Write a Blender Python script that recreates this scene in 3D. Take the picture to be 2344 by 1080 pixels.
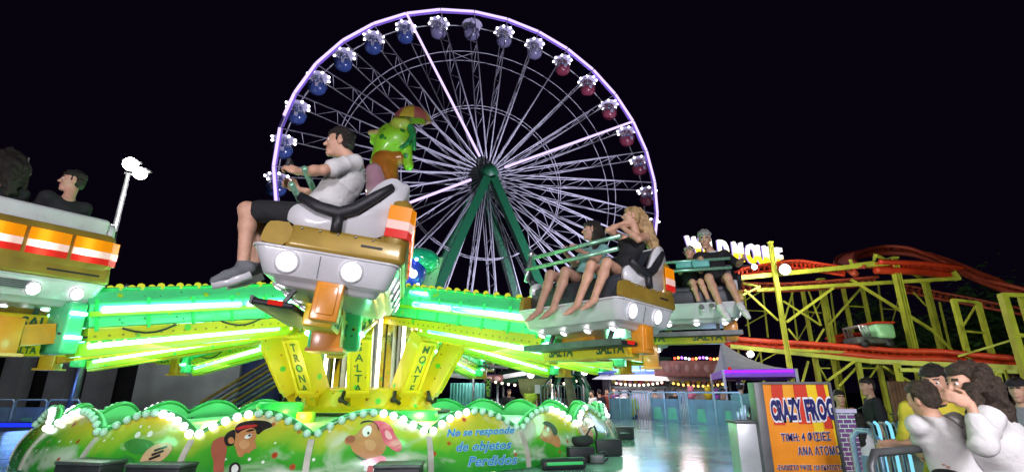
import bpy, bmesh, math, random
import numpy as np
from mathutils import Vector, Matrix

random.seed(7)
for o in list(bpy.data.objects):
    bpy.data.objects.remove(o)
SC = bpy.context.scene
COL = SC.collection

# ---------------------------------------------------------------- camera
F_PX = 1150.0
TH = math.atan(355 / F_PX)
cam_d = bpy.data.cameras.new('camera')
cam_d.sensor_width = 36
cam_d.lens = F_PX / 2344 * 36
cam_d.clip_start = 0.05
cam_d.clip_end = 2000
cam = bpy.data.objects.new('camera', cam_d)
COL.objects.link(cam)
cam.location = (0, 0, 1.6)
cam.rotation_euler = (math.pi / 2 + TH, 0, 0)
SC.camera = cam

# ---------------------------------------------------------------- night sky
wd = bpy.data.worlds.new('World')
SC.world = wd
wd.use_nodes = True
nt = wd.node_tree
bg = nt.nodes['Background']
sky = nt.nodes.new('ShaderNodeTexSky')
sky.sky_type = 'NISHITA'
sky.sun_disc = False
sky.sun_elevation = math.radians(-7)
sky.sun_rotation = math.radians(200)
tint = nt.nodes.new('ShaderNodeMix')
tint.data_type = 'RGBA'
tint.blend_type = 'ADD'
tint.inputs[0].default_value = 1.0
tint.inputs[7].default_value = (0.020, 0.010, 0.042, 1)
nt.links.new(sky.outputs[0], tint.inputs[6])
nt.links.new(tint.outputs[2], bg.inputs[0])
bg.inputs[1].default_value = 0.10

SC.view_settings.view_transform = 'Standard'
SC.view_settings.look = 'None'
SC.view_settings.exposure = 0.0
SC.view_settings.gamma = 1.0
SC.cycles.use_denoising = True
SC.cycles.max_bounces = 6
SC.cycles.diffuse_bounces = 3
SC.cycles.glossy_bounces = 3
SC.cycles.transmission_bounces = 3
SC.cycles.transparent_max_bounces = 6
SC.cycles.sample_clamp_indirect = 3.0
SC.cycles.caustics_reflective = False
SC.cycles.caustics_refractive = False


def lamp(name, kind, loc, power, color, size=0.5, target=None, spot=None, blend=0.6):
    d = bpy.data.lights.new(name, kind)
    d.energy = power
    d.color = color
    if kind == 'AREA':
        d.shape = 'DISK'
        d.size = size
    else:
        d.shadow_soft_size = size
    if spot:
        d.spot_size = math.radians(spot)
        d.spot_blend = blend
    o = bpy.data.objects.new(name, d)
    COL.objects.link(o)
    o.location = loc
    if target is not None:
        o.rotation_euler = (Vector(target) - Vector(loc)).to_track_quat('-Z', 'Y').to_euler()
    return o


# unseen fill lamps added behind the photographer, standing for the fair's lights
lamp('floodlight', 'AREA', (3.0, -6.0, 6.5), 900, (0.93, 0.90, 1.0), 2.0, (0, 5, 2.4))
lamp('floodlight', 'AREA', (-3.5, -5.0, 1.3), 420, (0.97, 0.90, 0.98), 1.5, (-1.0, 4, 2.7))
lamp('wheel_fill', 'SPOT', (-16, 30, 1.0), 60000, (0.72, 0.70, 1.0), 0.8, (-3, 47, 24), 75)  # added fill spots that brighten the wheel, no visible source
lamp('wheel_fill', 'SPOT', (14, 32, 1.0), 60000, (0.76, 0.72, 1.0), 0.8, (-2, 47, 24), 75)

# ---------------------------------------------------------------- pixel rays of the 2344 x 1080 photograph
CT, ST = math.cos(TH), math.sin(TH)
EYE = Vector((0, 0, 1.6))


def ray(px, py):
    cx = (px - 1172) / F_PX
    cz = (540 - py) / F_PX
    return Vector((cx, CT - cz * ST, ST + cz * CT))


def P(px, py, Y):
    d = ray(px, py)
    return EYE + d * (Y / d.y)


def PZ(px, py, z):
    d = ray(px, py)
    return EYE + d * ((z - 1.6) / d.z)


RD = 9.5                      # distance of the ride's axis
U = Vector((math.sin(math.radians(-15.7)), math.cos(math.radians(-15.7)), 0))
RC = U * RD
UP = Vector((0, 0, 1))


def rad(f):
    f = math.radians(f)
    x, y = -U.x, -U.y
    return Vector((x * math.cos(f) - y * math.sin(f), x * math.sin(f) + y * math.cos(f), 0))


def RP(px, py, f, r):
    n = rad(f)
    d = ray(px, py)
    return EYE + d * ((r - (EYE - RC).dot(n)) / d.dot(n))


# ---------------------------------------------------------------- objects
def tag(o, label=None, cat=None, group=None, kind=None):
    if label: o['label'] = label
    if cat: o['category'] = cat
    if group: o['group'] = group
    if kind: o['kind'] = kind
    return o


def empty(name, loc=(0, 0, 0), rot=None):
    o = bpy.data.objects.new(name, None)
    o.empty_display_size = 0.2
    COL.objects.link(o)
    o.location = loc
    if rot is not None:
        o.rotation_euler = rot
    return o


def link_mesh(name, me, parent=None, loc=None):
    o = bpy.data.objects.new(name, me)
    COL.objects.link(o)
    if parent is not None: o.parent = parent
    if loc is not None: o.location = loc
    return o


CHILD = {}


def copy_tree(o, parent=None):
    c = o.copy()
    COL.objects.link(c)
    c.parent = parent
    for ch in o.children:
        copy_tree(ch, c)
    return c


class MB:
    """collects shapes of one part, with a material slot per shape"""

    def __init__(s):
        s.v = []; s.f = []; s.m = []; s.mats = []; s.sm = []

    def slot(s, mat):
        if mat is None: return 0
        if mat not in s.mats: s.mats.append(mat)
        return s.mats.index(mat)

    def add(s, vs, fs, mat=None, smooth=False, M=None):
        b = len(s.v)
        k = s.slot(mat)
        for p in vs:
            p = Vector(p)
            if M is not None: p = M @ p
            s.v.append(tuple(p))
        for f in fs:
            s.f.append(tuple(i + b for i in f)); s.m.append(k); s.sm.append(smooth)
        return s

    def box(s, c, d, mat=None, M=None, bev=0.0):
        x, y, z = c; a, b, h = d[0] / 2, d[1] / 2, d[2] / 2
        if bev <= 0:
            vs = [(x + i * a, y + j * b, z + k * h) for k in (-1, 1) for j in (-1, 1) for i in (-1, 1)]
            fs = [(0, 2, 3, 1), (4, 5, 7, 6), (0, 1, 5, 4), (1, 3, 7, 5), (3, 2, 6, 7), (2, 0, 4, 6)]
            return s.add(vs, fs, mat, False, M)
        bm = bmesh.new()
        bmesh.ops.create_cube(bm, size=1)
        for v in bm.verts: v.co = Vector((x + v.co.x * 2 * a, y + v.co.y * 2 * b, z + v.co.z * 2 * h))
        bmesh.ops.bevel(bm, geom=bm.edges[:], offset=min(bev, a * .9, b * .9, h * .9), segments=2, affect='EDGES', profile=0.5)
        bm.verts.index_update()
        s.add([v.co.copy() for v in bm.verts], [[v.index for v in f.verts] for f in bm.faces], mat, True, M)
        bm.free()
        return s

    def beam(s, p, q, w, h, mat=None, up=UP):
        p, q = Vector(p), Vector(q)
        d = (q - p).normalized()
        up = Vector(up)
        if abs(d.dot(up)) > 0.98: up = Vector((0, 1, 0))
        a = d.cross(up).normalized() * (w / 2)
        b = a.cross(d).normalized() * (h / 2)
        vs = [p - a - b, p + a - b, p + a + b, p - a + b, q - a - b, q + a - b, q + a + b, q - a + b]
        fs = [(3, 2, 1, 0), (4, 5, 6, 7), (0, 1, 5, 4), (1, 2, 6, 5), (2, 3, 7, 6), (3, 0, 4, 7)]
        return s.add(vs, fs, mat)

    def tube(s, pts, r, mat=None, n=8, closed=False, cap=True):
        pts = [Vector(p) for p in pts]
        m = len(pts)
        rr = r if isinstance(r, (list, tuple)) else [r] * m
        vs = []
        ref = None
        for i, p in enumerate(pts):
            if closed: t = pts[(i + 1) % m] - pts[i - 1]
            else: t = pts[min(i + 1, m - 1)] - pts[max(i - 1, 0)]
            t.normalize()
            if ref is None:
                ref = Vector((0, 0, 1)) if abs(t.z) < .9 else Vector((1, 0, 0))
            a = t.cross(ref)
            if a.length < 1e-5: a = t.cross(Vector((0.3, 1, 0.2)))
            a.normalize()
            b = a.cross(t).normalized()
            ref = b
            for j in range(n):
                an = 2 * math.pi * j / n
                vs.append(p + (a * math.cos(an) + b * math.sin(an)) * rr[i])
        fs = []
        for i in range(m if closed else m - 1):
            k = (i + 1) % m
            for j in range(n):
                l = (j + 1) % n
                fs.append((i * n + j, i * n + l, k * n + l, k * n + j))
        if cap and not closed:
            fs.append(tuple(range(n))[::-1]); fs.append(tuple((m - 1) * n + j for j in range(n)))
        return s.add(vs, fs, mat, True)

    def lathe(s, prof, mat=None, n=24, c=(0, 0, 0), M=None, a0=0.0, a1=2 * math.pi):
        """prof: (r, z) pairs"""
        vs = []; full = abs(a1 - a0 - 2 * math.pi) < 1e-6
        k = n if full else n + 1
        for r, z in prof:
            for j in range(k):
                an = a0 + (a1 - a0) * j / n
                vs.append((c[0] + r * math.cos(an), c[1] + r * math.sin(an), c[2] + z))
        fs = []
        for i in range(len(prof) - 1):
            for j in range(n):
                l = (j + 1) % k
                fs.append((i * k + j, i * k + l, (i + 1) * k + l, (i + 1) * k + j))
        return s.add(vs, fs, mat, True, M)

    def ball(s, c, r, mat=None, n=10, M=None):
        r3 = r if isinstance(r, (list, tuple)) else (r, r, r)
        vs = []; fs = []
        h = max(4, n // 2)
        for i in range(h + 1):
            t = math.pi * i / h
            for j in range(n):
                an = 2 * math.pi * j / n
                vs.append((c[0] + r3[0] * math.sin(t) * math.cos(an), c[1] + r3[1] * math.sin(t) * math.sin(an), c[2] + r3[2] * math.cos(t)))
        for i in range(h):
            for j in range(n):
                l = (j + 1) % n
                fs.append((i * n + j, (i + 1) * n + j, (i + 1) * n + l, i * n + l))
        return s.add(vs, fs, mat, True, M)

    def prism(s, poly, ax, ay, o, t, mat=None, smooth=False):
        """2-D outline poly in the frame (o, ax, ay), given thickness t along ax x ay, centred"""
        ax, ay, o = Vector(ax), Vector(ay), Vector(o)
        nn = ax.cross(ay).normalized() * (t / 2)
        n = len(poly)
        vs = [o + ax * x + ay * y - nn for x, y in poly] + [o + ax * x + ay * y + nn for x, y in poly]
        fs = [tuple(range(n))[::-1], tuple(range(n, 2 * n))] + [(i, (i + 1) % n, (i + 1) % n + n, i + n) for i in range(n)]
        return s.add(vs, fs, mat, smooth)

    def grid(s, rows, mat=None, smooth=True, closed=False):
        m = len(rows[0]); vs = [p for r in rows for p in r]; fs = []
        for i in range(len(rows) - 1):
            for j in range(m if closed else m - 1):
                l = (j + 1) % m
                fs.append((i * m + j, i * m + l, (i + 1) * m + l, (i + 1) * m + j))
        return s.add(vs, fs, mat, smooth)

    def mesh(s, name):
        me = bpy.data.meshes.new(name)
        me.from_pydata(s.v, [], s.f)
        for m in s.mats: me.materials.append(m)
        if len(s.mats) > 1: me.polygons.foreach_set('material_index', s.m)
        me.polygons.foreach_set('use_smooth', s.sm)
        me.update()
        return me

    def build(s, name, mat=None, parent=None, fix=True):
        if mat is not None and not s.mats: s.mats = [mat]
        me = s.mesh(name)
        if fix:
            bm = bmesh.new(); bm.from_mesh(me)
            bmesh.ops.recalc_face_normals(bm, faces=bm.faces[:])
            bm.to_mesh(me); bm.free()
        return link_mesh(name, me, parent)


def frame_M(o, x, y, z):
    M = Matrix.Identity(4)
    for i in range(3):
        M[i][0] = x[i]; M[i][1] = y[i]; M[i][2] = z[i]; M[i][3] = o[i]
    return M


# ---------------------------------------------------------------- materials
def base_mat(name):
    m = bpy.data.materials.new(name)
    m.use_nodes = True
    return m, m.node_tree, m.node_tree.nodes['Principled BSDF']


def mat(name, col, rough=0.5, metal=0.0, var=0.15, scale=6.0, bump=0.0, spec=None, coat=0.0, bscale=None, sss=0.0):
    m, t, b = base_mat(name)
    N = t.nodes
    b.inputs['Roughness'].default_value = rough
    b.inputs['Metallic'].default_value = metal
    if coat: b.inputs['Coat Weight'].default_value = coat; b.inputs['Coat Roughness'].default_value = 0.12
    if sss:
        b.inputs['Subsurface Weight'].default_value = sss
        b.inputs['Subsurface Radius'].default_value = (0.02, 0.008, 0.004)
        b.inputs['Subsurface Scale'].default_value = 0.5
    tc = N.new('ShaderNodeTexCoord')
    nz = N.new('ShaderNodeTexNoise')
    nz.inputs['Scale'].default_value = scale
    nz.inputs['Detail'].default_value = 5
    t.links.new(tc.outputs['Object'], nz.inputs['Vector'])
    mx = N.new('ShaderNodeMix'); mx.data_type = 'RGBA'
    lo = [max(0, c * (1 - var)) for c in col]; hi = [min(1, c * (1 + var)) for c in col]
    mx.inputs[6].default_value = (*lo, 1); mx.inputs[7].default_value = (*hi, 1)
    mr = N.new('ShaderNodeMapRange')
    mr.inputs[1].default_value = 0.3; mr.inputs[2].default_value = 0.7
    t.links.new(nz.outputs[0], mr.inputs[0])
    t.links.new(mr.outputs[0], mx.inputs[0])
    t.links.new(mx.outputs[2], b.inputs['Base Color'])
    rr = N.new('ShaderNodeMapRange')
    rr.inputs[3].default_value = max(0.02, rough - 0.08); rr.inputs[4].default_value = min(1, rough + 0.12)
    t.links.new(nz.outputs[0], rr.inputs[0])
    t.links.new(rr.outputs[0], b.inputs['Roughness'])
    if bump:
        bp = N.new('ShaderNodeBump'); bp.inputs['Strength'].default_value = bump; bp.inputs['Distance'].default_value = 0.02
        n2 = N.new('ShaderNodeTexNoise'); n2.inputs['Scale'].default_value = bscale or scale * 4; n2.inputs['Detail'].default_value = 4; n2.inputs['Distortion'].default_value = .8
        t.links.new(tc.outputs['Object'], n2.inputs['Vector'])
        t.links.new(n2.outputs[0], bp.inputs['Height'])
        t.links.new(bp.outputs[0], b.inputs['Normal'])
    return m


def glow(name, col, strength, sample=True, edge=None):
    """something that gives off light; edge: tint painted towards its outline to imitate a glow fringe"""
    m = bpy.data.materials.new(name); m.use_nodes = True
    t = m.node_tree; t.nodes.clear()
    out = t.nodes.new('ShaderNodeOutputMaterial'); e = t.nodes.new('ShaderNodeEmission')
    e.inputs[0].default_value = (*col, 1); e.inputs[1].default_value = strength
    if edge:
        lw = t.nodes.new('ShaderNodeLayerWeight'); lw.inputs[0].default_value = 0.5
        mx = t.nodes.new('ShaderNodeMix'); mx.data_type = 'RGBA'
        mx.inputs[6].default_value = (*[c * strength for c in col], 1); mx.inputs[7].default_value = (*edge, 1)
        pw = t.nodes.new('ShaderNodeMath'); pw.operation = 'POWER'; pw.inputs[1].default_value = .8
        t.links.new(lw.outputs['Facing'], pw.inputs[0]); t.links.new(pw.outputs[0], mx.inputs[0]); t.links.new(mx.outputs[2], e.inputs[0])
        e.inputs[1].default_value = 1.0
    t.links.new(e.outputs[0], out.inputs[0])
    try: m.cycles.emission_sampling = 'AUTO' if sample else 'NONE'
    except Exception: pass
    return m


# writing
def text_obj(name, body, size, mat_, M, parent=None, extrude=0.002, offset=0.0, align='CENTER', spacing=1.0, kind=None, shear=0):
    cu = bpy.data.curves.new(name, 'FONT')
    cu.body = body; cu.size = size; cu.extrude = extrude; cu.offset = offset
    cu.align_x = align; cu.align_y = 'CENTER'; cu.space_character = spacing; cu.shear = shear
    cu.resolution_u = 3
    tmp = bpy.data.objects.new(name, cu)
    COL.objects.link(tmp)
    dg = bpy.context.evaluated_depsgraph_get()
    me = bpy.data.meshes.new_from_object(tmp.evaluated_get(dg))
    bpy.data.objects.remove(tmp)
    me.transform(M)
    me.materials.clear(); me.materials.append(mat_)
    return link_mesh(name, me, parent)


MAT = dict(
    white=mat('white_gelcoat', (.66, .66, .68), .28, coat=.45, var=.13, scale=2.5),
    gold=mat('gold_paint', (.36, .235, .035), .38, metal=.2, coat=.35, var=.22, scale=4),
    black=mat('black_rubber', (.018, .018, .022), .5, var=.3, bump=.1),
    darkgrey=mat('dark_grey_metal', (.10, .105, .11), .42, metal=.4, var=.3),
    steel=mat('galvanised_steel', (.55, .57, .60), .3, metal=.9, var=.2),
    orange=mat('orange_paint', (.72, .27, .015), .4, coat=.3, var=.15),
    yellow=mat('yellow_paint', (.78, .56, .012), .4, coat=.3, var=.10),
    lime=mat('lime_paint', (.40, .62, .03), .4, coat=.3, var=.10),
    green=mat('green_paint', (.03, .55, .12), .4, coat=.3, var=.10),
    dishgreen=mat('dish_green_paint', (.34, .62, .42), .35, coat=.3, var=.12, scale=2),
    legreen=mat('wheel_green_paint', (.008, .105, .042), .45, var=.15),
    wheelwhite=mat('wheel_white_paint', (.55, .55, .60), .5, var=.1),
    mirror=mat('polished_metal', (.75, .77, .80), .12, metal=1.0, var=.05),
    skin=mat('skin', (.60, .335, .225), .5, var=.13, scale=14, bump=.12, bscale=90),
    skin_tan=mat('tanned_skin', (.46, .26, .18), .5, var=.13, scale=14, bump=.12, bscale=90),
    lips=mat('lips', (.45, .16, .14), .45, var=.05),
    brow=mat('brow_hair', (.05, .03, .02), .8, var=.1),
    eyewhite=mat('eye_white', (.8, .79, .77), .25, var=.02),
    iris=mat('iris', (.03, .02, .012), .2, var=.02),
    hair_dark=mat('dark_hair', (.018, .013, .010), .42, var=.6, scale=40, bump=.8, bscale=130),
    hair_brown=mat('brown_hair', (.05, .032, .021), .42, var=.6, scale=40, bump=.8, bscale=130),
    hair_blonde=mat('blonde_hair', (.42, .27, .12), .45, var=.45, scale=25, bump=.7, bscale=50),
    hair_grey=mat('grey_hair', (.36, .35, .33), .6, var=.35, scale=30, bump=.7, bscale=60),
    cloth_white=mat('white_cotton', (.66, .65, .64), .85, var=.06, bump=.9, bscale=7),
    cloth_black=mat('black_cotton', (.014, .014, .017), .85, var=.3, bump=.25, bscale=14),
    cloth_grey=mat('grey_cotton', (.22, .23, .25), .85, var=.15, bump=.25, bscale=14),
    cloth_yellow=mat('yellow_jersey', (.70, .60, .05), .8, var=.1, bump=.8, bscale=8),
    cloth_green=mat('green_cotton', (.03, .16, .06), .85, var=.2, bump=.2, bscale=14),
    cloth_hivis=mat('hi_vis_cloth', (.55, .75, .05), .7, var=.1, bump=.2, bscale=14),
    cloth_teal=mat('teal_cotton', (.20, .42, .40), .85, var=.1, bump=.2, bscale=14),
    cloth_purple=mat('purple_cotton', (.14, .04, .20), .85, var=.2, bump=.2, bscale=14),
    cloth_blue=mat('blue_denim', (.05, .08, .20), .85, var=.2, bump=.2, bscale=14),
    shoe=mat('grey_shoe_fabric', (.16, .17, .18), .7, var=.3, bump=.3, bscale=40),
    headlight=glow('headlamp_glow', (1.0, .96, 1.0), 6.0),
    bulb=glow('lit_bulb_glow', (.88, .95, 1.0), 3.4),
    bulb_yellow=glow('yellow_bulb_glow', (.75, .80, .05), 0.9, sample=False),
    bulb_off=mat('unlit_bulb_plastic', (.50, .80, .62), .25, coat=.5, var=.1),
    tube=glow('green_tube_glow', (.10, 1.0, .36), 22.0, edge=(.04, 1.6, .5)),
    tubewhite=glow('white_tube_glow', (.20, 1.0, .50), 27.0, edge=(.12, 2.0, .85)),
    led=glow('violet_led_glow', (.70, .55, 1.0), 1.5),
    gbulb=glow('gondola_bulb_glow', (.95, .92, 1.0), 9.0),
    redlens=glow('red_lens_glow', (.9, .03, .02), .75, sample=False),
)


def lens(name, col, lo, hi, hot):
    """tail-lamp lens: brighter in front of each bulb behind it (bulbs .41 m apart), ribbed"""
    m = bpy.data.materials.new(name); m.use_nodes = True
    t = m.node_tree; b = t.nodes['Principled BSDF']; N, L = t.nodes, t.links
    tc = N.new('ShaderNodeTexCoord'); sp = N.new('ShaderNodeSeparateXYZ'); L.new(tc.outputs['Object'], sp.inputs[0])
    a = N.new('ShaderNodeMath'); a.operation = 'MULTIPLY_ADD'; a.inputs[1].default_value = 2 * math.pi / .41; a.inputs[2].default_value = 2 * math.pi * .56 / .41
    L.new(sp.outputs[1], a.inputs[0])
    c = N.new('ShaderNodeMath'); c.operation = 'COSINE'; L.new(a.outputs[0], c.inputs[0])
    r = N.new('ShaderNodeMapRange'); r.inputs[1].default_value = -.8; r.inputs[3].default_value = lo; r.inputs[4].default_value = hi; L.new(c.outputs[0], r.inputs[0])
    wv = N.new('ShaderNodeTexWave'); wv.inputs['Scale'].default_value = 24; wv.bands_direction = 'Y'; L.new(tc.outputs['Object'], wv.inputs['Vector'])
    w2 = N.new('ShaderNodeMapRange'); w2.inputs[3].default_value = .78; w2.inputs[4].default_value = 1.1; L.new(wv.outputs['Fac'], w2.inputs[0])
    mu = N.new('ShaderNodeMath'); mu.operation = 'MULTIPLY'; L.new(r.outputs[0], mu.inputs[0]); L.new(w2.outputs[0], mu.inputs[1])
    mx = N.new('ShaderNodeMix'); mx.data_type = 'RGBA'; mx.inputs[6].default_value = (*col, 1); mx.inputs[7].default_value = (*hot, 1)
    q = N.new('ShaderNodeMapRange'); q.inputs[1].default_value = .35; L.new(c.outputs[0], q.inputs[0]); L.new(q.outputs[0], mx.inputs[0])
    L.new(mx.outputs[2], b.inputs['Emission Color']); L.new(mu.outputs[0], b.inputs['Emission Strength'])
    b.inputs['Base Color'].default_value = (*[x * .5 for x in col], 1); b.inputs['Roughness'].default_value = .15
    try: m.cycles.emission_sampling = 'NONE'
    except Exception: pass
    return m


MAT['amber'] = lens('amber_lens', (1.0, .30, .005), .55, 1.15, (1.0, .46, .02))
MAT['whitelens'] = lens('white_lens', (.95, .62, .55), .65, 2.4, (1.0, .86, .78))
MAT['redstripe'] = lens('red_lens', (.85, .03, .02), .45, 1.1, (1.0, .10, .05))
# ================================================================ ground and setting
def sheet(name, poly, z, m, kind='structure'):
    b = MB(); b.add([(x, y, z) for x, y in poly], [tuple(range(len(poly)))], m)
    o = b.build(name, fix=False)
    tag(o, kind=kind)
    return o


asphalt = mat('asphalt', (.045, .045, .048), .7, var=.35, scale=1.5, bump=.3, bscale=40)
sheet('ground', [(-400, -60), (400, -60), (400, 600), (-400, 600)], 0.0, asphalt)

# ================================================================ ferris wheel
WC = Vector((-2.59, 47.66, 22.83))
WAZ = 17.40; WPH = 185.1
WR = 20.0; WN = 32; WW = 2.4
we1 = Vector((math.cos(math.radians(WAZ)), math.sin(math.radians(WAZ)), 0))
wn = Vector((math.sin(math.radians(WAZ)), -math.cos(math.radians(WAZ)), 0))      # towards the photographer


def wheel_pt(k, r, back=0.0):
    a = math.radians(WPH) - 2 * math.pi / WN * k
    return WC + (we1 * math.cos(a) + UP * math.sin(a)) * r - wn * back


wheel = empty('ferris_wheel', (WC.x, WC.y, 0))
tag(wheel, 'giant white observation wheel with violet lit rim and green legs', 'ferris wheel')
wb = -Vector((WC.x, WC.y, 0))


def wbuild(mb, name, parent=wheel):
    o = mb.build(name, None, parent)
    o.data.transform(Matrix.Translation(wb))
    return o


mw = MAT['wheelwhite']
# added band behind the led line, coloured violet to imitate its glow fringe
fringe_m = mat('violet_fringe_paint', (.34, .20, .85), .5, var=.1)
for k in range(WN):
    b = MB(); b.beam(wheel_pt(k, WR, .12), wheel_pt(k + 1, WR, .12), .12, .44, fringe_m, up=(wheel_pt(k + .5, WR) - WC)); wbuild(b, 'rim_glow_band')
# two rims, inner rings
for back, nm in ((0.0, 'rim'), (WW, 'rim')):
    b = MB(); b.tube([wheel_pt(k, WR, back) for k in range(WN)], 0.07 if back else 0.06, mw, 6, closed=True)
    wbuild(b, nm)
for r in (15.0, 8.6):
    for back in (0.35 if r > 10 else .9, WW - .35 if r > 10 else WW - .9):
        b = MB(); b.tube([wheel_pt(k / 2, r * (1 if back < 1.2 else 1.0), back) for k in range(WN * 2)], 0.045, mw, 5, closed=True)
        wbuild(b, 'ring')
# spokes: a front rod and a rear rod from every rim joint, laced together
for k in range(WN):
    b = MB()
    f0, f1 = wheel_pt(k, WR), wheel_pt(k, 1.0, -.45)
    r0, r1 = wheel_pt(k, WR, WW), wheel_pt(k, 1.0, WW + .45)
    b.tube([f0, f1], 0.065, mw, 5); b.tube([r0, r1], 0.06, mw, 5)
    # each side is a slim truss: a second chord splayed sideways toward the hub
    f2, r2 = wheel_pt(k + .42, 1.6, .2), wheel_pt(k - .42, 1.6, WW - .2)
    fm, rm = f0.lerp(f1, .16), r0.lerp(r1, .16)
    b.tube([fm, f2], 0.045, mw, 4); b.tube([rm, r2], 0.045, mw, 4)
    last = None
    for i, t in enumerate((.10, .22, .34, .46, .58, .70)):
        pf, pr = f0.lerp(f1, t), r0.lerp(r1, t)
        b.tube([pf, pr], 0.03, mw, 4)
        if last: b.tube([last[i % 2], (pr, pf)[i % 2]], 0.028, mw, 4)
        last = (pf, pr)
    for t in (.34, .5, .66):
        b.tube([f0.lerp(f1, t), fm.lerp(f2, t)], 0.025, mw, 4); b.tube([r0.lerp(r1, t), rm.lerp(r2, t)], 0.025, mw, 4)
    wbuild(b, 'spoke')
# lacing between spokes near the ring at the top
for k in (7, 23):
    b = MB(); b.tube([wheel_pt(k, 15.0, .35), wheel_pt(k + 1, 15.0, WW - .35)], 0.035, mw, 4)
    b.tube([wheel_pt(k + 1, 15.0, .35), wheel_pt(k, 15.0, WW - .35)], 0.035, mw, 4)
    wbuild(b, 'cross_brace')
# led strips: rim segments, and the three lit spokes
for k in range(-1, 18):
    g = .05
    b = MB(); b.tube([wheel_pt(k + g * .3, WR + .02, -.1), wheel_pt(k + 1 - g * .3, WR + .02, -.1)], 0.135, MAT['led'], 8)
    if k == 1: b = MB(); b.tube([wheel_pt(1.34, WR + .02, -.1), wheel_pt(1.98, WR + .02, -.1)], 0.135, MAT['led'], 8)
    wbuild(b, 'light_strip')
for k in (6, 14, 30):
    b = MB(); b.tube([wheel_pt(k, WR - .1, -.1), wheel_pt(k, 2.0, -.55)], 0.135, MAT['led'], 8)
    wbuild(b, 'light_strip')
# a short lit return along the top chord at the left joints
# hub
b = MB()
M = frame_M(WC - wn * (WW + .9), we1, UP, wn)
b.lathe([(0, 0), (1.0, 0), (1.0, .5), (.75, .6), (.75, WW + 1.2), (1.0, WW + 1.3), (1.0, WW + 1.75), (.9, WW + 2.0), (.6, WW + 2.45), (0, WW + 2.6)], MAT['legreen'], 20, M=M)
wbuild(b, 'hub')
# legs
front = WC + wn * 1.3 - UP * .9; rear = WC - wn * (WW + 1.2)
for base, foot in ((front, 2.6), (rear, -2.8)):
    for sd in (-1, 1):
        q = Vector((base.x, base.y, 0)) + we1 * (sd * 9.0) + wn * foot
        b = MB(); b.beam(base + we1 * sd * .35, q, .80, .80, MAT['legreen'], up=wn)
        b.box((q.x, q.y, .15), (2.2, 2.2, .3), MAT['legreen'])
        wbuild(b, 'support_leg')
# boarding platform
b = MB()
b.box((WC.x, WC.y, .5), (16, 7, 1.0), MAT['darkgrey'])
wbuild(b, 'platform')

# ---------------------------------------------------------------- gondolas
cab = dict(blue=mat('blue_gondola_paint', (.05, .09, .28), .18, coat=.6), white=mat('white_gondola_paint', (.22, .21, .34), .18, coat=.6),
           red=mat('red_gondola_paint', (.25, .045, .075), .18, coat=.6))
glass = mat('gondola_glass', (.10, .13, .25), .12, var=.1)
canopy_m = mat('gondola_canopy', (.70, .66, .84), .4, var=.06)


def gondola_proto(c):
    root = empty('gondola')
    b = MB(); b.lathe([(0, .98), (.55, .93), (1.05, .82), (1.16, .76), (1.08, .74), (.5, .80), (0, .82)], canopy_m, 20)
    can = b.build('canopy', None, root)
    b = MB()
    b.lathe([(0, -1.15), (.42, -1.08), (.72, -.90), (.86, -.62), (.90, -.42), (.87, -.38), (0, -.38)], cab[c], 16)
    b.build('cabin', None, root)
    b = MB(); b.lathe([(.86, -.38), (.82, -.08), (.55, .16), (0, .22)], glass, 16)
    for j in range(8):
        a = j * math.pi / 4
        b.tube([(.89 * math.cos(a), .89 * math.sin(a), -.42), (.85 * math.cos(a), .85 * math.sin(a), -.05), (.6 * math.cos(a), .6 * math.sin(a), .2), (.3 * math.cos(a), .3 * math.sin(a), .78)], .05, cab[c], 4)
    b.build('window_band', None, root)
    b = MB(); b.box((0, -.87, -.56), (.32, .06, .40), mat('cabin_door', (.55, .55, .65), .3)); b.build('door', None, root)
    b = MB(); b.tube([(0, 0, .66), (0, 0, 1.35)], .06, mw, 6)
    b.build('hanger', None, root)
    bm_ = MB(); bm_.ball((0, 0, 0), .125, MAT['gbulb'], 8)
    me = bm_.mesh('bulb')
    for j in range(8):
        a = (j + .5) * math.pi / 4
        link_mesh('bulb', me, root, (1.08 * math.cos(a), 1.08 * math.sin(a), .72))
    return root


protos = {}
GL = {-2: 'lowest left blue cabin still in view, beside the seated man', }
order_words = ['first', 'second', 'third', 'fourth', 'fifth', 'sixth', 'seventh', 'eighth', 'ninth', 'tenth']
for k in range(-1, 18):
    c = 'blue' if k <= 6 else ('white' if k <= 10 else 'red')
    if c not in protos: protos[c] = g = gondola_proto(c); 
    else: g = copy_tree(protos[c])
    p = wheel_pt(k, WR - .25, WW / 2)
    g.location = p - UP * 1.3
    g.rotation_euler = (0, 0, math.radians(WAZ + (k * 37) % 20 - 10))
    if c == 'blue': lab = f'blue wheel cabin under lit canopy, {order_words[6 - k]} to the left of the lit upper spoke' if k < 6 else 'blue wheel cabin under lit canopy hanging at the tip of the lit upper spoke'
    elif c == 'white': lab = ['pale wheel cabin with bulb ring just right of the lit upper spoke', 'pale wheel cabin with unlit canopy at the top of the wheel', 'pale wheel cabin just right of the unlit top one', 'pale wheel cabin next above the red ones'][k - 7]
    else: lab = f'red wheel cabin under lit canopy, {order_words[k - 11]} down from the pale ones'
    tag(g, lab, 'gondola', 'gondolas of the ferris wheel')
    if k == 8:
        for ch in g.children:
            if ch.name.startswith('bulb'): ch.data = ch.data.copy(); ch.data.materials[0] = canopy_m
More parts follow.
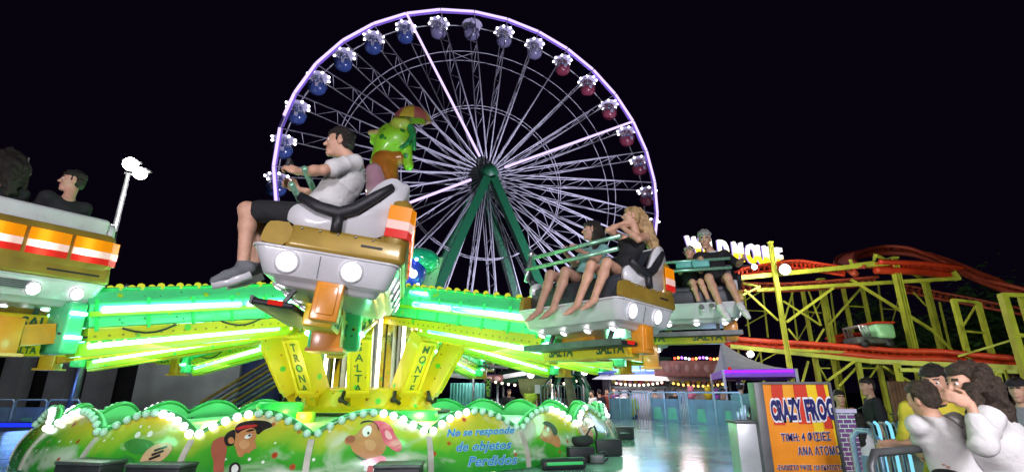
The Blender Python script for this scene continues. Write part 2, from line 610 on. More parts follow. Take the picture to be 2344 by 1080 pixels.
# ================================================================ ride deck
ZD = 0.81
deck_m = mat('deck_plate', (.30, .46, .42), .14, metal=.15, var=.2, scale=1.2, bump=.16, bscale=4)
dk = []
for a in range(-52, 150, 6):
    v = rad(a)
    R_ = 8.9 if a > 60 else 5.1 + max(0, min(1, (a + 10) / 70)) * 3.6
    p = RC + v * R_
    dk.append((p.x, p.y))
for a in range(150, 309, 6):
    p = RC + rad(a) * 8.0
    dk.append((p.x, p.y))
b = MB()
n = len(dk)
b.add([(x, y, ZD) for x, y in dk] + [(x, y, 0.0) for x, y in dk], [tuple(range(n))] + [(i, (i + 1) % n, (i + 1) % n + n, i + n) for i in range(n)], deck_m)
tag(b.build('ride_deck'), kind='structure')

# ================================================================ the dish with painted rounding boards
dish = empty('ride_dish', (RC.x, RC.y, ZD))
tag(dish, 'round green ride base ringed with painted scalloped boards and bulbs', 'ride base')
DM = Matrix.Translation(-Vector((RC.x, RC.y, ZD)))
S0, SN = 9.0, 24
SD = 360 / SN


def dbuild(mb, name, parent=dish, fix=True):
    o = mb.build(name, None, parent, fix)
    o.data.transform(DM)
    return o


def board_r(z): return 4.30 - (z - .81) / .5 * .22 + .05 * math.sin(max(0, min(1, (z - .81) / .45)) * math.pi)
def scallop(f):
    t = ((f - S0) / SD) % 1.0
    return 1.20 + .215 * (math.sin(math.pi * t) ** .85)
def board_pt(f, z, off=0.0): return RC + rad(f) * (board_r(z) + off) + UP * z


def art_material():
    m, t, bs = base_mat('airbrushed_board')
    N, L = t.nodes, t.links
    bs.inputs['Roughness'].default_value = .22
    bs.inputs['Coat Weight'].default_value = .4
    tc = N.new('ShaderNodeTexCoord'); sp = N.new('ShaderNodeSeparateXYZ')
    L.new(tc.outputs['Object'], sp.inputs[0])
    n1 = N.new('ShaderNodeTexNoise'); n1.inputs['Scale'].default_value = 2.3; n1.inputs['Detail'].default_value = 3
    L.new(tc.outputs['Object'], n1.inputs['Vector'])
    a = N.new('ShaderNodeMath'); a.operation = 'MULTIPLY_ADD'; a.inputs[1].default_value = .55; L.new(n1.outputs[0], a.inputs[0]); L.new(sp.outputs[2], a.inputs[2])
    cr = N.new('ShaderNodeValToRGB')
    e = cr.color_ramp.elements
    e[0].position = .33; e[0].color = (.02, .25, .025, 1)
    e[1].position = .90; e[1].color = (.80, .52, .03, 1)
    q = e.new(.54); q.color = (.07, .40, .03, 1)
    q = e.new(.70); q.color = (.44, .52, .04, 1)
    L.new(a.outputs[0], cr.inputs[0])
    n2 = N.new('ShaderNodeTexNoise'); n2.inputs['Scale'].default_value = 1.9; n2.inputs['Detail'].default_value = 6; n2.inputs['Distortion'].default_value = .6
    mp = N.new('ShaderNodeMapping'); mp.inputs['Location'].default_value = (3, 7, 2); mp.inputs['Scale'].default_value = (1, 1, 2.0)
    L.new(tc.outputs['Object'], mp.inputs[0]); L.new(mp.outputs[0], n2.inputs['Vector'])
    mr = N.new('ShaderNodeMapRange'); mr.inputs[1].default_value = .50; mr.inputs[2].default_value = .68; mr.inputs[4].default_value = .92
    L.new(n2.outputs[0], mr.inputs[0])
    mx = N.new('ShaderNodeMix'); mx.data_type = 'RGBA'; mx.inputs[7].default_value = (.62, .66, .55, 1)
    L.new(mr.outputs[0], mx.inputs[0]); L.new(cr.outputs[0], mx.inputs[6])
    # small airbrushed stars
    last = mx.outputs[2]
    for sc, th, col, seed in ((5.2, .022, (.42, .06, .02, 1), 1.0), (7.0, .010, (.85, .85, .8, 1), 5.0)):
        mp = N.new('ShaderNodeMapping'); mp.inputs['Location'].default_value = (seed, seed * 2, seed)
        vo = N.new('ShaderNodeTexVoronoi'); vo.inputs['Scale'].default_value = sc
        L.new(tc.outputs['Object'], mp.inputs[0]); L.new(mp.outputs[0], vo.inputs['Vector'])
        sq = N.new('ShaderNodeMath'); sq.operation = 'MULTIPLY'; L.new(vo.outputs['Distance'], sq.inputs[0]); L.new(vo.outputs['Distance'], sq.inputs[1])
        lt = N.new('ShaderNodeMapRange'); lt.inputs[1].default_value = th * 1.4; lt.inputs[2].default_value = th * .5
        L.new(sq.outputs[0], lt.inputs[0])
        m2 = N.new('ShaderNodeMix'); m2.data_type = 'RGBA'; m2.inputs[7].default_value = col
        L.new(lt.outputs[0], m2.inputs[0]); L.new(last, m2.inputs[6]); last = m2.outputs[2]
    L.new(last, bs.inputs['Base Color'])
    return m


art = art_material()
trim = mat('board_trim', (.05, .25, .07), .4, coat=.3)
strip_m = mat('seam_strip', (.50, .45, .40), .4, var=.2)
panels = []
for i in range(SN):
    f0 = S0 + SD * i
    rows = []
    K = 16
    for j in range(9):
        row = []
        for q in range(K + 1):
            f = f0 + SD * q / K
            top = scallop(min(f, f0 + SD - 1e-4) if q == K else f) - .0
            row.append(board_pt(f, ZD + .015 + (top - ZD - .015) * j / 8))
        rows.append(row)
    b = MB(); b.grid(rows, art)
    panels.append(dbuild(b, 'painted_panel'))
    # inner skin and the rounded trim that carries the bulbs
    b = MB()
    rows = []
    for off, zz in ((-.045, 'top'), (-.10, 1.08)):
        rows.append([board_pt(f0 + SD * q / K, (scallop(f0 + min(SD * q / K, SD - 1e-4)) if zz == 'top' else zz), off) for q in range(K + 1)])
    b.grid(rows, MAT['dishgreen'])
    dbuild(b, 'inner_board')
    b = MB()
    b.tube([board_pt(f0 + .15 + (SD - .3) * q / K, scallop(f0 + .15 + (SD - .3) * q / K) - .012, -.02) for q in range(K + 1)], .036, trim, 8)
    dbuild(b, 'scalloped_trim')
    b = MB()
    pts = [board_pt(f0, ZD + .02 + (1.15 - ZD) * j / 6, .006) for j in range(7)]
    for a_, c_ in zip(pts[:-1], pts[1:]): b.beam(a_, c_, .055, .02, strip_m, up=rad(f0))
    dbuild(b, 'seam_strip')
# inner floor of the dish with its fold line
b = MB()
b.lathe([(4.02, 1.085), (3.6, 1.10), (2.6, 1.175), (1.62, 1.25), (1.1, 1.27)], MAT['dishgreen'], 72, c=(RC.x, RC.y, 0))
dbuild(b, 'inner_floor')
b = MB(); b.tube([RC + rad(f) * 4.0 + UP * 1.10 for f in range(0, 360, 5)], .014, trim, 5, closed=True)
dbuild(b, 'fold_seam')
for i in range(SN):
    b = MB(); p = RC + rad(S0 + SD * i) * 3.99 + UP * 1.08
    b.box((0, 0, 0), (.05, .05, .07), MAT['darkgrey'], M=Matrix.Translation(p)); b.tube([p, p - UP * .06 - rad(S0 + SD * i) * .05], .015, MAT['darkgrey'], 6)
    dbuild(b, 'latch')
# bulbs: the hundred nearest stand alone, the others are one object
lit_me = MB().ball((0, 0, 0), .038, MAT['bulb'], 10).mesh('bulb'); off_me = MB().ball((0, 0, 0), .038, MAT['bulb_off'], 10).mesh('bulb')
spots = []
for i in range(SN):
    for q in range(11):
        t = (q + .5) / 11
        f = S0 + SD * (i + t)
        near_seam = i if t < .42 else (i + 1 if t > .58 else None)
        lit = near_seam is not None and near_seam % 2 == 0 and (i * 7 + q * 3) % 19 != 4
        p = board_pt(f, scallop(f) - .018, .028)
        spots.append((p.length if rad(f).dot(U) < .3 else 99 + p.length, lit, p))
spots.sort(key=lambda s: s[0])
rest = MB()
for k, (d, lit, p) in enumerate(spots):
    if k < 100: link_mesh('bulb', lit_me if lit else off_me, dish, p + DM.translation)
    else: rest.ball(tuple(p), .038, MAT['bulb'] if lit else MAT['bulb_off'], 6)
tag(dbuild(rest, 'bulb_row'), kind='stuff')


# ---------------------------------------------------------------- painted figures on the boards
def board_hit(px, py, off=.004):
    d = ray(px, py)
    t = None; last = None
    for i in range(900):
        tt = 2.5 + i * .01
        p = EYE + d * tt
        g = math.hypot(p.x - RC.x, p.y - RC.y) - board_r(p.z) - off
        if last is not None and g <= 0 < last:
            t0, t1 = tt - .01, tt
            for _ in range(20):
                m_ = (t0 + t1) / 2; p = EYE + d * m_
                if math.hypot(p.x - RC.x, p.y - RC.y) - board_r(p.z) - off > 0: t0 = m_
                else: t1 = m_
            return EYE + d * t1
        last = g
    return None


def smooth_poly(pts, it=2):
    for _ in range(it):
        q = []
        for i in range(len(pts)):
            a, b = pts[i], pts[(i + 1) % len(pts)]
            q += [(a[0] * .75 + b[0] * .25, a[1] * .75 + b[1] * .25), (a[0] * .25 + b[0] * .75, a[1] * .25 + b[1] * .75)]
        pts = q
    return pts


def decal(name, pts, m, off, parent, smooth=2):
    pts = smooth_poly(pts, smooth) if smooth else pts
    bm = bmesh.new()
    f = bm.faces.new([bm.verts.new((x, y, 0)) for x, y in pts])
    r = bmesh.ops.triangulate(bm, faces=[f])
    long_ = [e for e in bm.edges if e.calc_length() > 25]
    if long_: bmesh.ops.subdivide_edges(bm, edges=long_, cuts=3)
    bmesh.ops.triangulate(bm, faces=bm.faces[:])
    for v in bm.verts:
        p = board_hit(v.co.x, v.co.y, off)
        v.co = p + DM.translation
    me = bpy.data.meshes.new(name); bm.to_mesh(me); bm.free(); me.materials.append(m)
    return link_mesh(name, me, parent)


pm = lambda n, c: mat(n, c, .3, coat=.3, var=.12, scale=8)
C_face = pm('painted_face', (.52, .22, .09)); C_face2 = pm('painted_shade', (.38, .10, .06)); C_pink = pm('painted_pink', (.68, .09, .16)); C_pinkl = pm('painted_pale_pink', (.80, .38, .42))
C_ink = pm('painted_ink', (.02, .015, .015)); C_wht = pm('painted_white', (.78, .78, .74)); C_red = pm('painted_red', (.45, .03, .03)); C_frog = pm('painted_frog_green', (.03, .24, .04)); C_cream = pm('painted_cream', (.62, .40, .22))
C_blue = pm('painted_blue', (.02, .20, .55)); C_lblue = pm('painted_pale_blue', (.35, .62, .72))
C_hi = pm('painted_highlight', (.62, .31, .15))
# man in a pink headscarf
pf = panels[-1]
decal('painted_face', [(788, 1004), (800, 994), (815, 996), (826, 978), (850, 966), (872, 968), (884, 990), (888, 1016), (872, 1046), (850, 1052), (828, 1046), (806, 1032), (802, 1016), (790, 1016)], C_face, .003, pf)
decal('painted_cheek', [(832, 1008), (848, 1004), (862, 1012), (858, 1030), (840, 1032)], C_hi, .005, pf)
decal('painted_nose', [(788, 1004), (800, 995), (814, 998), (812, 1010), (798, 1014)], C_face2, .005, pf)
decal('painted_eye', [(828, 984), (838, 972), (850, 974), (852, 986), (842, 999), (832, 998)], C_wht, .006, pf)
decal('painted_pupil', [(840, 988), (845, 986), (846, 993), (841, 994)], C_ink, .009, pf, 1)
decal('painted_eyebrow', [(822, 972), (832, 966), (850, 964), (862, 970), (868, 990), (866, 972), (850, 960), (830, 962)], C_ink, .007, pf, 1)
decal('painted_mouth', [(806, 1034), (826, 1048), (846, 1052), (826, 1052)], C_ink, .007, pf, 1)
decal('painted_scarf', [(850, 962), (878, 962), (898, 976), (904, 996), (920, 1012), (920, 1030), (906, 1034), (888, 1020), (878, 1012), (872, 990), (862, 968)], C_pink, .006, pf)
decal('painted_scarf_light', [(880, 984), (890, 984), (900, 1002), (890, 1006), (882, 998)], C_pinkl, .009, pf)
decal('painted_collar', [(828, 1052), (850, 1048), (880, 1040), (888, 1056), (858, 1060), (838, 1062)], C_pink, .006, pf)
decal('painted_shirt', [(836, 1062), (886, 1056), (900, 1080), (830, 1080)], C_wht, .004, pf, 1)
decal('painted_tie', [(846, 1056), (856, 1056), (852, 1090), (836, 1090)], C_red, .008, pf, 1)
# man in a dark hat
ph = panels[-2]
decal('painted_arm', [(484, 1012), (496, 1002), (514, 996), (518, 1010), (520, 1030), (512, 1060), (514, 1082), (486, 1082), (490, 1056), (482, 1036)], C_face2, .003, ph)
decal('painted_face', [(524, 990), (546, 976), (580, 974), (588, 996), (582, 1010), (590, 1024), (578, 1028), (570, 1038), (562, 1034), (554, 1046), (544, 1044), (538, 1020)], C_face, .005, ph)
decal('painted_hair', [(514, 996), (524, 986), (540, 980), (538, 1010), (532, 1020), (518, 1020), (512, 1008)], C_ink, .007, ph)
decal('painted_ear', [(522, 1002), (532, 998), (538, 1010), (530, 1016), (522, 1012)], C_face, .010, ph)
decal('painted_hat', [(536, 978), (552, 964), (590, 960), (618, 964), (626, 976), (604, 982), (588, 998), (584, 976), (556, 982), (542, 994)], C_ink, .008, ph)
decal('painted_eye', [(558, 1000), (566, 993), (578, 991), (574, 1000), (564, 1005)], C_wht, .010, ph, 1)
decal('painted_pupil', [(568, 994), (576, 992), (573, 998), (568, 998)], C_ink, .012, ph, 1)
decal('painted_eyebrow', [(560, 988), (572, 981), (586, 982), (574, 986)], C_ink, .011, ph, 1)
decal('painted_cheek', [(546, 1010), (562, 1004), (574, 1012), (566, 1026), (550, 1028)], C_hi, .008, ph)
decal('painted_hat_band', [(540, 978), (560, 972), (590, 970), (588, 976), (562, 979), (543, 985)], C_red, .011, ph, 1)
decal('painted_medal', [(524, 1064), (540, 1054), (552, 1066), (548, 1084), (524, 1086)], C_ink, .008, ph)
decal('painted_skull', [(529, 1068), (539, 1060), (547, 1068), (543, 1080), (530, 1082)], C_wht, .011, ph)
# a frog that holds a notice
pz = panels[-3]
for q, pts in enumerate(([(278, 1018), (300, 1002), (330, 1004), (356, 1012), (340, 1030), (320, 1040), (300, 1036)], [(268, 1050), (290, 1040), (312, 1052), (306, 1078), (274, 1076)])):
    decal('painted_frog', pts, C_frog, .004, pz)
decal('painted_notice', [(320, 1050), (340, 1024), (372, 1010), (396, 1014), (392, 1034), (368, 1056), (336, 1064), (322, 1062)], C_cream, .008, pz, 1)
for c in ((342, 994), (314, 996)):
    decal('painted_eye', [(c[0] - 8, c[1] + 6), (c[0] - 2, c[1] - 8), (c[0] + 9, c[1] - 10), (c[0] + 6, c[1] + 4)], C_wht, .008, pz)
for k in range(3):
    y = 1028 + k * 10; x = 352 - k * 6
    decal('painted_writing', [(x, y), (x + 30 - 2 * k, y - 10), (x + 31 - 2 * k, y - 5), (x + 1, y + 5)], C_ink, .011, pz, 0)
# two faces farther round
for pan, ox, k in ((panels[1], 0, 1.0), (panels[2], 88, .72)):
    F_ = lambda pts: [(1236 + ox + (x - 1236) * k, 1000 + (y - 1000) * (1 if k == 1 else .92) - (0 if k == 1 else 14)) for x, y in pts]
    decal('painted_face', F_([(1238, 990), (1248, 968), (1262, 966), (1268, 990), (1282, 1000), (1284, 1022), (1274, 1024), (1262, 1014), (1246, 1010), (1234, 1000)]), C_face, .004, pan)
    decal('painted_cap', F_([(1240, 966), (1254, 962), (1272, 974), (1278, 992), (1268, 998), (1262, 980), (1248, 972)]), C_ink, .008, pan)
    decal('painted_eye', F_([(1250, 982), (1256, 974), (1258, 984), (1253, 988)]), C_wht, .010, pan, 1)


def board_text(body, px, py, size, m, parent, off, slant=(0, 0), bold=.0, shear=.25):
    cu = bpy.data.curves.new('t', 'FONT'); cu.body = body; cu.size = size; cu.align_x = 'LEFT'; cu.resolution_u = 2; cu.shear = shear; cu.offset = bold; cu.space_character = 1.02
    tmp = bpy.data.objects.new('t', cu); COL.objects.link(tmp)
    dg = bpy.context.evaluated_depsgraph_get(); me = bpy.data.meshes.new_from_object(tmp.evaluated_get(dg)); bpy.data.objects.remove(tmp)
    for v in me.vertices:
        x, y = v.co.x, v.co.y
        p = board_hit(px + x + slant[1] * y, py - y + slant[0] * x, off)
        v.co = p + DM.translation
    me.materials.clear(); me.materials.append(m); me.name = 'lettering'
    return link_mesh('lettering', me, parent)


pt = panels[0]
for body, x, y, s in (('No se responde', 1022, 998, 23), ('de objetos', 1042, 1032, 29), ('Perdidos', 1070, 1066, 31)):
    board_text(body, x, y, s, C_lblue, pt, .004, (-.05, 0), 1.5)
    board_text(body, x, y, s, C_blue, pt, .008, (-.05, 0), .3)

# ================================================================ the turning centre with twelve arms
hubE = empty('ride_tower', (RC.x, RC.y, .97))
tag(hubE, 'yellow and green ride tower with splayed legs and long lit arms', 'ride tower')
HM = Matrix.Translation(-Vector((RC.x, RC.y, .97)))


def hbuild(mb, name, parent=hubE, fix=True):
    o = mb.build(name, None, parent, fix)
    o.data.transform(HM)
    return o


def spotted(name, basec, spots):
    m, t, bs = base_mat(name)
    N, L = t.nodes, t.links
    bs.inputs['Roughness'].default_value = .38; bs.inputs['Coat Weight'].default_value = .3
    tc = N.new('ShaderNodeTexCoord')
    nz = N.new('ShaderNodeTexNoise'); nz.inputs['Scale'].default_value = 3; nz.inputs['Detail'].default_value = 6; L.new(tc.outputs['Object'], nz.inputs['Vector'])
    mx = N.new('ShaderNodeMix'); mx.data_type = 'RGBA'; L.new(nz.outputs[0], mx.inputs[0])
    mx.inputs[6].default_value = (*[c * .8 for c in basec], 1); mx.inputs[7].default_value = (*[min(1, c * 1.15) for c in basec], 1)
    last = mx.outputs[2]
    for sc, th, col, seed in spots:
        mp = N.new('ShaderNodeMapping'); mp.inputs['Location'].default_value = (seed, seed * 1.7, seed * .6)
        vo = N.new('ShaderNodeTexVoronoi'); vo.inputs['Scale'].default_value = sc
        L.new(tc.outputs['Object'], mp.inputs[0]); L.new(mp.outputs[0], vo.inputs['Vector'])
        lt = N.new('ShaderNodeMapRange'); lt.inputs[1].default_value = th * 1.15; lt.inputs[2].default_value = th * .85
        L.new(vo.outputs['Distance'], lt.inputs[0])
        m2 = N.new('ShaderNodeMix'); m2.data_type = 'RGBA'; m2.inputs[7].default_value = (*col, 1)
        L.new(lt.outputs[0], m2.inputs[0]); L.new(last, m2.inputs[6]); last = m2.outputs[2]
    L.new(last, bs.inputs['Base Color'])
    return m


ysp = spotted('spotted_yellow_paint', (.72, .52, .012), [(3.6, .17, (.10, .50, .05), 1.3), (6.5, .11, (.45, .12, .02), 4.1)])
gsp = spotted('spotted_green_paint', (.11, .66, .30), [(5.0, .16, (.45, .62, .03), 2.2), (8.0, .10, (.02, .22, .06), 3.0)])
limesp = spotted('spotted_lime_paint', (.44, .60, .02), [(6.0, .14, (.05, .45, .08), 2.9)])
b = MB()
b.lathe([(0, 1.26), (1.34, 1.26), (1.34, 1.31), (1.2, 1.33), (1.15, 1.40), (1.16, 1.58), (1.0, 1.66), (0, 1.66)], ysp, 36, c=(RC.x, RC.y, 0))
hbuild(b, 'base_drum')
b = MB(); b.lathe([(1.36, 1.27), (1.50, 1.27), (1.50, 1.30), (1.36, 1.30)], MAT['black'], 48, c=(RC.x, RC.y, 0))
hbuild(b, 'turntable_ring')
for f, r_, R_, h in ((-34, 1.95, .30, .22), (22, 1.9, .34, .10), (-20, 2.1, .12, .10)):
    p = RC + rad(f) * r_; b = MB(); b.lathe([(0, 1.2), (R_, 1.2), (R_, 1.22 + h), (R_ * .9, 1.24 + h), (0, 1.24 + h)], MAT['green'] if R_ > .2 else MAT['lime'], 20, c=(p.x, p.y, 0)); hbuild(b, 'drive_housing')
# fluted mirror column
col_m2 = mat('dark_flute', (.06, .07, .07), .3, metal=.6)
b = MB()
NF = 48
for i in range(NF):
    a0 = 2 * math.pi * i / NF; a1 = 2 * math.pi * (i + 1) / NF
    rr = .80 if i % 2 else .76
    mm = MAT['mirror'] if i % 4 < 2 else (MAT['wheelwhite'] if i % 4 == 2 else col_m2)
    ps = [(RC.x + rr * math.cos(a), RC.y + rr * math.sin(a), z) for z in (1.5, 2.86) for a in (a0, a1)]
    b.add(ps, [(0, 1, 3, 2)], mm)
hbuild(b, 'fluted_column', fix=False)
warm = glow('warm_tube_glow', (1.0, .90, .68), 7.0)
for f in (-48, -18, 12, 42, 72):
    b = MB(); p = RC + rad(f) * .86
    b.tube([p + UP * 1.62, p + UP * 2.75], .03, warm, 6)
    hbuild(b, 'light_tube')
b = MB(); b.lathe([(.9, 2.80), (1.05, 2.80), (1.12, 2.92), (1.05, 3.05), (.85, 3.12), (0, 3.12)], MAT['gold'], 36, c=(RC.x, RC.y, 0))
hbuild(b, 'crown_ring')
b = MB(); b.lathe([(.86, 3.1), (.92, 3.35), (.8, 3.75), (.55, 4.05), (0, 4.1)], gsp, 32, c=(RC.x, RC.y, 0))
hbuild(b, 'top_dome')
# blue lit shell on the dome
bc = P(938, 622, 8.75)
b = MB(); b.ball(tuple(bc), (.30, .26, .34), mat('blue_shell', (.03, .06, .45), .2, coat=.6), 16)
sh = hbuild(b, 'light_shell')
blue_l = glow('blue_bulb_glow', (.25, .35, 1.0), 7.0)
for q, (dx, dz, r) in enumerate(((-.2, .02, .085), (.12, -.10, .075), (.0, .2, .04), (.16, .16, .035), (-.1, .3, .03), (.2, -.28, .035), (-.02, -.22, .04), (-.2, -.25, .05))):
    b = MB(); b.ball((bc.x + dx, bc.y - .30 + .3 * (abs(dx) + abs(dz)) ** 2, bc.z + dz), r, MAT['bulb'] if q < 2 else blue_l, 10); hbuild(b, 'bulb', sh)
b = MB(); dc = P(962, 598, 8.9)
b.ball(tuple(dc), (.36, .36, .24), mat('turquoise_shell', (.02, .50, .26), .12, coat=.9, var=.25, scale=5), 18)
hbuild(b, 'shell_lid')
b = MB(); o_ = P(975, 628, 9.0)
b.prism([(-.25, -.42), (.12, -.42), (.30, .32), (.02, .30), (-.25, .05)], (1, 0, 0), UP, o_, .06, spotted('spotted_mint_paint', (.30, .62, .36), [(9.0, .14, (.10, .32, .10), 1.0)]))
hbuild(b, 'fin')

for f in (-60, -20, 20, 60): lamp('tower_fill', 'POINT', RC + rad(f) * 2.3 + UP * 1.30, 26, (1.0, .72, .22), .15)  # added warm fill for the legs, no lamp modelled there
# legs
words_ = {-4: 'SALTA', 320: 'TRONA', 32: 'MONTE'}
LF = [-4 + 36 * k for k in range(10)]
ARMS = [-44, -4, 30, 58, 86, 113, 143, 176, -160, -128, -95]
for f in LF:
    n_ = rad(f); tg = n_.cross(UP)
    p0 = RC + n_ * 1.14 + UP * 1.58; p1 = RC + n_ * 1.62 + UP * 2.46
    b = MB()
    ax = (p1 - p0).normalized(); w_, d_ = .34, .30
    upn = (n_ - ax * n_.dot(ax)).normalized()
    b.beam(p0, p1, w_, d_, ysp, up=upn)
    # raised frame round a sunk panel on the outer face
    fo = upn * (d_ / 2 + .012)
    for sx in (-1, 1): b.beam(p0 + ax * .08 + fo + tg * sx * .14, p1 - ax * .06 + fo + tg * sx * .14, .05, .024, MAT['yellow'], up=upn)
    b.beam(p1 - ax * .085 + fo - tg * .115, p1 - ax * .085 + fo + tg * .115, .05, .024, MAT['yellow'], up=upn)
    b.beam(p0 + ax * .105 + fo - tg * .115, p0 + ax * .105 + fo + tg * .115, .05, .024, MAT['yellow'], up=upn)
    # pointed foot
    b.beam(p0 - ax * .16, p0 - ax * .002, w_ * .6, d_ * .8, ysp, up=upn)
    leg = hbuild(b, 'leg')
    for sx in (-1, 1):
        b = MB(); b.tube([p1 + ax * .0 + tg * sx * .07, p1 + ax * .16 + tg * sx * .07], .035, MAT['steel'], 8); hbuild(b, 'piston_rod', leg)
    b = MB(); b.tube([p0 + tg * .2 + n_ * .05 + UP * .02, p0 + tg * .24 - UP * .1 + n_ * .1, p0 + tg * .14 - UP * .16 + n_ * .12], .03, MAT['black'], 6); b.ball(tuple(p0 + tg * .24 - UP * .10 + n_ * .08), .05, MAT['black'], 8)
    hbuild(b, 'hose', leg)
    for key, wd_ in words_.items():
        if abs(key - f) < .2:
            for q, ch in enumerate(wd_):
                o_ = p1 - ax * (.20 + .165 * q) + upn * (d_ / 2 + .004)
                M = HM @ frame_M(o_, -tg if (-tg).dot(Vector((1, 0, 0))) > 0 else tg, ax, upn)
                text_obj('letter', ch, .17, MAT['legreen'], M, leg, .002, .003)

# arms
chord_bulbs = []
bulb_spots = []
for f in ARMS:
    n_ = rad(f); tg = n_.cross(UP)
    A = RC + n_ * .75 + UP * 3.08; B = RC + n_ * 4.3 + UP * 2.42
    ax = (B - A).normalized(); up_ = tg.cross(ax); up_ = up_ if up_.z > 0 else -up_
    L_ = (B - A).length

    def at(s, side, h): return A + ax * s + tg * side + up_ * h
    b = MB()
    # green box girder, wider below, chamfered on top
    sec = [(-.20, -.20), (.20, -.20), (.20, .06), (.11, .22), (-.11, .22), (-.20, .06)]
    n6 = len(sec)
    vs = [at(0, x, y * 1.2) for x, y in sec] + [at(L_, x, y * .92) for x, y in sec]
    b.add(vs, [tuple(range(n6)), tuple(range(n6, 2 * n6))] + [(i, (i + 1) % n6, (i + 1) % n6 + n6, i + n6) for i in range(n6)], gsp)
    for sd in (-1, 1):
        b.tube([at(.1, sd * .115, .28), at(L_, sd * .115, .215)], .018, MAT['green'], 6)
        b.beam(at(.05, sd * .205, -.06), at(L_, sd * .205, -.05), .03, .05, MAT['lime'], up=up_)
        for q in range(7): b.box((0, 0, 0), (.035, .012, .34), MAT['green'], M=frame_M(at(.55 + q * .5, sd * .205, -.06), ax, tg, up_))
    arm = hbuild(b, 'arm')
    b = MB()
    for q in range(6):
        s0 = .5 + q * .56; pts_ = [at(s0 + .56 * t / 5, -.19 + .02 * (q % 2), -.22 - .07 * math.sin(math.pi * t / 5)) for t in range(6)]
        b.tube(pts_ if q == 0 else pts_, .012, MAT['black'], 5)
    hbuild(b, 'cable', arm)
    b = MB(); b.beam(at(.0, 0, -.32), at(L_, 0, -.26), .36, .13, ysp, up=up_)
    for q in range(26):
        for sd in (-1, 1): b.box((0, 0, 0), (.022, .008, .022), MAT['gold'], M=frame_M(at(.3 + q * .13, sd * .184, -.315 + .0012 * q), ax, tg, up_))
    hbuild(b, 'lower_chord', arm)
    for sd in (-1, 1):
        for s0, s1 in ((.95, 1.85), (1.95, L_ - .1)):
            b = MB(); b.tube([at(s0, sd * .235, -.01), at(s1, sd * .235, -.01)], .036, MAT['tubewhite'], 8)
            hbuild(b, 'light_tube', arm)
        b = MB(); b.tube([at(.7, sd * .17, .18), at(1.15, sd * .17, .17)], .026, MAT['tubewhite'], 6); hbuild(b, 'light_tube', arm)
        for q in range(16):
            s = .5 + q * .215
            bulb_spots.append((at(s, sd * .10, .285 - .012 * q * .3), arm))
    lamp('arm_fill', 'AREA', at(2.9, 0, -.44), 13, (.24, 1.0, .50), .8, at(3.6, 0, -3))  # added green fill below the arm, strengthens the light of the tubes
    # parallel link below, with its own tube
    p0 = RC + n_ * 1.62 + UP * 2.50; p1 = RC + n_ * 4.3 + UP * 2.0
    b = MB(); b.beam(p0, p1, .20, .13, limesp, up=up_); b.beam(p0 - up_ * .085, p1 - up_ * .085, .16, .03, MAT['yellow'], up=up_)
    ln = hbuild(b, 'link', arm)
    for sd in (-1, 1):
        b = MB(); b.tube([p0.lerp(p1, .12) + tg * sd * .125 + up_ * .03, p0.lerp(p1, .96) + tg * sd * .125 + up_ * .03], .024, MAT['tubewhite'], 8)
        hbuild(b, 'light_tube', arm)
    for sd in (-1, 1):
        for q in range(14): chord_bulbs.append(at(.6 + q * .24, sd * .12, -.405 + .004 * q))
    # end housing
    b = MB()
    e0 = RC + n_ * 4.4 + UP * 2.22
    b.box((0, 0, 0), (.16, .46, .52), gsp, M=frame_M(e0, n_, tg, UP), bev=.03)
    eh = hbuild(b, 'end_housing', arm)
    for zz in (.14, -.1):
        for sd in (-1, 1):
            b = MB(); b.tube([e0 + tg * sd * .245 - n_ * .07 + UP * zz, e0 + tg * sd * .245 + n_ * .07 + UP * zz], .022, MAT['tubewhite'], 6)
            hbuild(b, 'lamp', eh)
    # orange post that carries the car
    pc = RC + n_ * 4.86
    b = MB(); b.box((0, 0, 2.10), (.22, .24, .36), MAT['orange'], M=frame_M(pc, n_, tg, UP), bev=.015); b.box((0, 0, 1.93), (.30, .30, .03), MAT['orange'], M=frame_M(pc, n_, tg, UP))
    b.beam(e0 + n_ * .085 - UP * .06, pc - n_ * .115 + UP * 2.12, .16, .2, MAT['orange'])
    hbuild(b, 'post', arm)
    lamp('arm_fill', 'POINT', RC + n_ * 4.62 - tg * .85 + UP * 1.95, 9, (.24, 1.0, .52), .12)  # added green fill beside the car, no visible lamp
bulb_spots.sort(key=lambda s: s[0].length)
vis = [s for s in bulb_spots if (s[0] - RC).xy.length < 4.6]
MAT['warm_bulb'] = glow('warm_bulb_glow', (1.0, .85, .35), 2.5, sample=False)
yb = MB().ball((0, 0, 0), .042, MAT['bulb_yellow'], 8).mesh('bulb')
rest = MB()
for k, (p, arm) in enumerate(vis):
    if k < 100: link_mesh('bulb', yb, arm, p + HM.translation)
    else: rest.ball(tuple(p), .042, MAT['bulb_yellow'], 6)
for p in chord_bulbs: rest.ball(tuple(p), .022, MAT['warm_bulb'], 5)
tag(hbuild(rest, 'bulb_row'), kind='stuff')

# ---------------------------------------------------------------- figure with umbrella on top of the tower: added by the body mesher below
# ================================================================ ride cars
seat_m = mat('dark_seat_vinyl', (.03, .035, .045), .45, var=.2, bump=.15, bscale=20)
bar_m = mat('painted_steel_bar', (.30, .62, .42), .25, metal=.5, var=.1)


def rrect(x0, x1, yh, z, r=.14, n=5):
    pts = []
    for cx, cy, a in ((x1 - r, yh - r, 0), (x0 + r, yh - r, 90), (x0 + r, -yh + r, 180), (x1 - r, -yh + r, 270)):
        for i in range(n + 1):
            an = math.radians(a + 90 * i / n)
            pts.append((cx + r * math.cos(an), cy + r * math.sin(an), z))
    return pts


